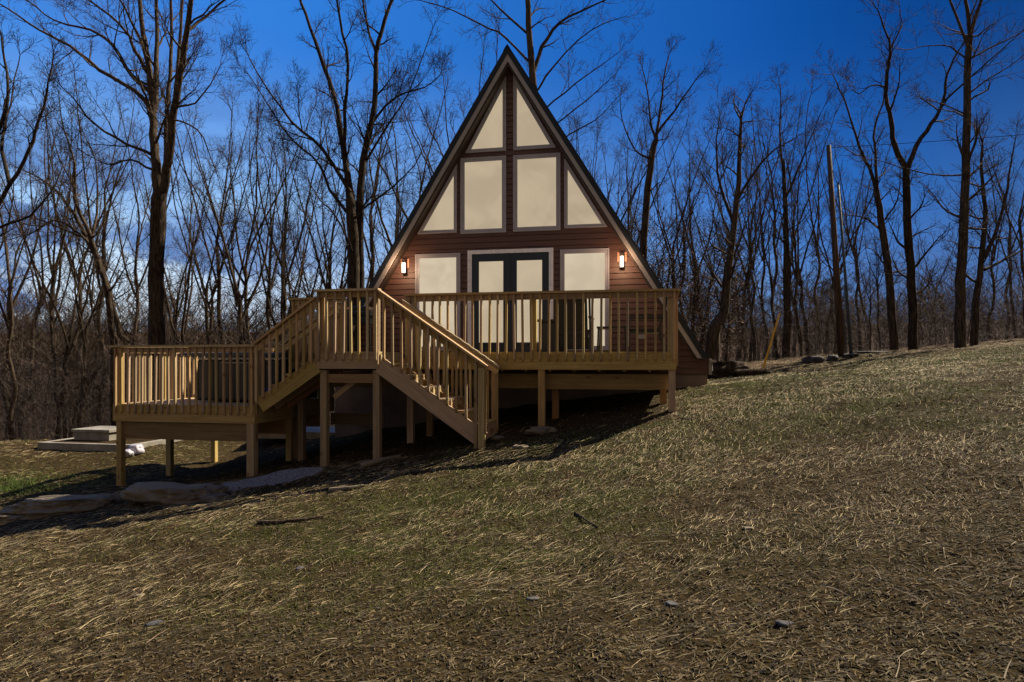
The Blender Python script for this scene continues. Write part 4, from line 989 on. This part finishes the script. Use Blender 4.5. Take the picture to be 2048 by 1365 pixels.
for px, top, D in [(1130, 200, 30), (1165, 230, 27), (1190, 280, 33), (1215, 190, 29), (1240, 260, 36), (1262, 230, 31), (1320, 270, 34), (1350, 240, 26), (1362, 300, 32), (1395, 220, 30), (1400, 330, 27), (1412, 260, 31), (1440, 230, 38), (1452, 320, 25), (1475, 250, 28), (1488, 340, 31), (1497, 200, 30), (1508, 300, 26), (1525, 240, 34), (1545, 180, 31), (1558, 330, 27), (1590, 190, 33), (1602, 300, 26), (1618, 250, 30), (1632, 170, 36), (1650, 300, 30), (1180, 330, 25), (1335, 400, 24), (1380, 420, 25)]: spots.append((px, top, D, 'c'))
for px, top, D in [(1668, 260, 29), (1690, 310, 33), (1720, 330, 29), (1735, 230, 36), (1760, 420, 27), (1845, 480, 30), (1862, 400, 36), (1985, 300, 27), (2010, 260, 31), (2035, 330, 28), (2060, 240, 25), (2048, 420, 33), (1975, 420, 36), (1740, 480, 26)]: spots.append((px, top, D, 'd'))
for i, (px, top, D, z) in enumerate(spots): put(px, top, D, (i * 3 + i // 7) % len(protos), z, sum(1 for q in spots if q[3] == z and q[0] < px))

# far wood and brush: uncountable masses
def twig_mass(name, n, xf, ymin, ymax, hmin, hmax, r, label, seed, cat, kids, colr, hf=lambda a: 1.0):
    rg = np.random.default_rng(seed); rd = random.Random(seed); T = Tubes(); y = ymin + (ymax - ymin) * rg.random(n); x = xf(rg, y, n); z = hz(x, y)
    for i in range(n):
        h = rd.uniform(hmin, hmax) * hf(x[i] / y[i]); p = np.array([x[i], y[i], z[i] - .1]); d = unit(np.array([rd.gauss(0, .10), rd.gauss(0, .10), 1])); pts = [p]; rad = [r * rd.uniform(.6, 1.3)]
        for s in range(4): d = unit(d + rv(rd, .07)); pts.append(pts[-1] + d * h / 4); rad.append(rad[0] * (1 - .23 * (s + 1)))
        T.add(pts, rad, 4)
        for j in range(kids):
            t = rd.uniform(.25, 1.0) * 3.99; q = pts[int(t)] + (pts[int(t) + 1] - pts[int(t)]) * (t % 1); a = rd.random() * 6.28; e = rd.uniform(.5, 1.3); dd = unit(np.array([math.cos(a), math.sin(a), e])); l = h * rd.uniform(.10, .28)
            pp = [q]; 
            for s in range(2): dd = unit(dd + rv(rd, .12) + np.array([0, 0, .1])); pp.append(pp[-1] + dd * l / 2)
            T.add(pp, [rad[0] * .35, rad[0] * .24, .008], 3)
            for s in range(2):
                d3 = unit(dd + rv(rd, .5)); b0 = pp[1 + s]; T.add([b0, b0 + d3 * l * .35, b0 + unit(d3 + rv(rd, .2)) * l * .6], [rad[0] * .2, rad[0] * .14, .006], 3)
    o = T.build(name, MT[colr], None); return tag(o, label, cat, kind='stuff')
twig_mass('far_wood', 900, lambda g, y, n: g.uniform(-1.05, .98, n) * y, 42, 105, 8, 13.5, .075, 'distant bare wood closing the view behind the nearer trees', 5, 'wood', 34, 'twig', lambda a: .78 if a < -.2 else (.85 if a < .3 else .85 - min(1, (a - .3) / .2) * .45))
twig_mass('undergrowth', 620, lambda g, y, n: g.uniform(-1.0, .02, n) * y, 22, 42, 2.0, 6.0, .017, 'dense brown undergrowth between the trunks at left', 6, 'undergrowth', 26, 'twig')
twig_mass('undergrowth', 330, lambda g, y, n: g.uniform(.16, .8, n) * y, 25, 42, 1.3, 4.0, .014, 'brown brush between the trunks beyond the right crest', 7, 'undergrowth', 16, 'twig')
# fine brush: short criss-cross twigs and clinging dead leaves
def fuzz(name, n, xlo, xhi, ylo, yhi, hfun, label, seed, L0, L1, wd, col, cat):
    g = np.random.default_rng(seed); y = g.uniform(ylo, yhi, n); x = g.uniform(xlo, xhi, n) * y; z = hz(x, y) + hfun(g, n)
    o = strands(name, x, y, g.uniform(0, 6.28, n), g.uniform(L0, L1, n), g.uniform(.6, 1.3, n) * wd, np.array(col) * g.uniform(.45, 1.35, n)[:, None], MT['brush'], 0, g.normal(.15, .8, n), bend=.5, rng=g, z0=z)
    return tag(o, label, cat, kind='stuff')
fuzz('brush_twigs', 110000, -.95, .0, 21, 50, lambda g, n: g.random(n) ** 1.4 * 3.4, 'tangled fine grey-brown brush filling the wood at left', 8, .3, 1.0, .009, (.12, .092, .075), 'brush')
fuzz('brush_twigs', 34000, .15, .80, 24, 46, lambda g, n: g.random(n) ** 1.6 * 2.4, 'tangled fine brush along the edge of the wood at right', 9, .3, .8, .009, (.11, .082, .066), 'brush')
fuzz('dead_leaves', 6000, .15, .34, 22, 30, lambda g, n: np.abs(g.normal(2.2, 1.4, n)), 'rusty dead leaves still clinging to saplings right of the cabin', 10, .04, .09, .05, (.15, .08, .05), 'leaves')
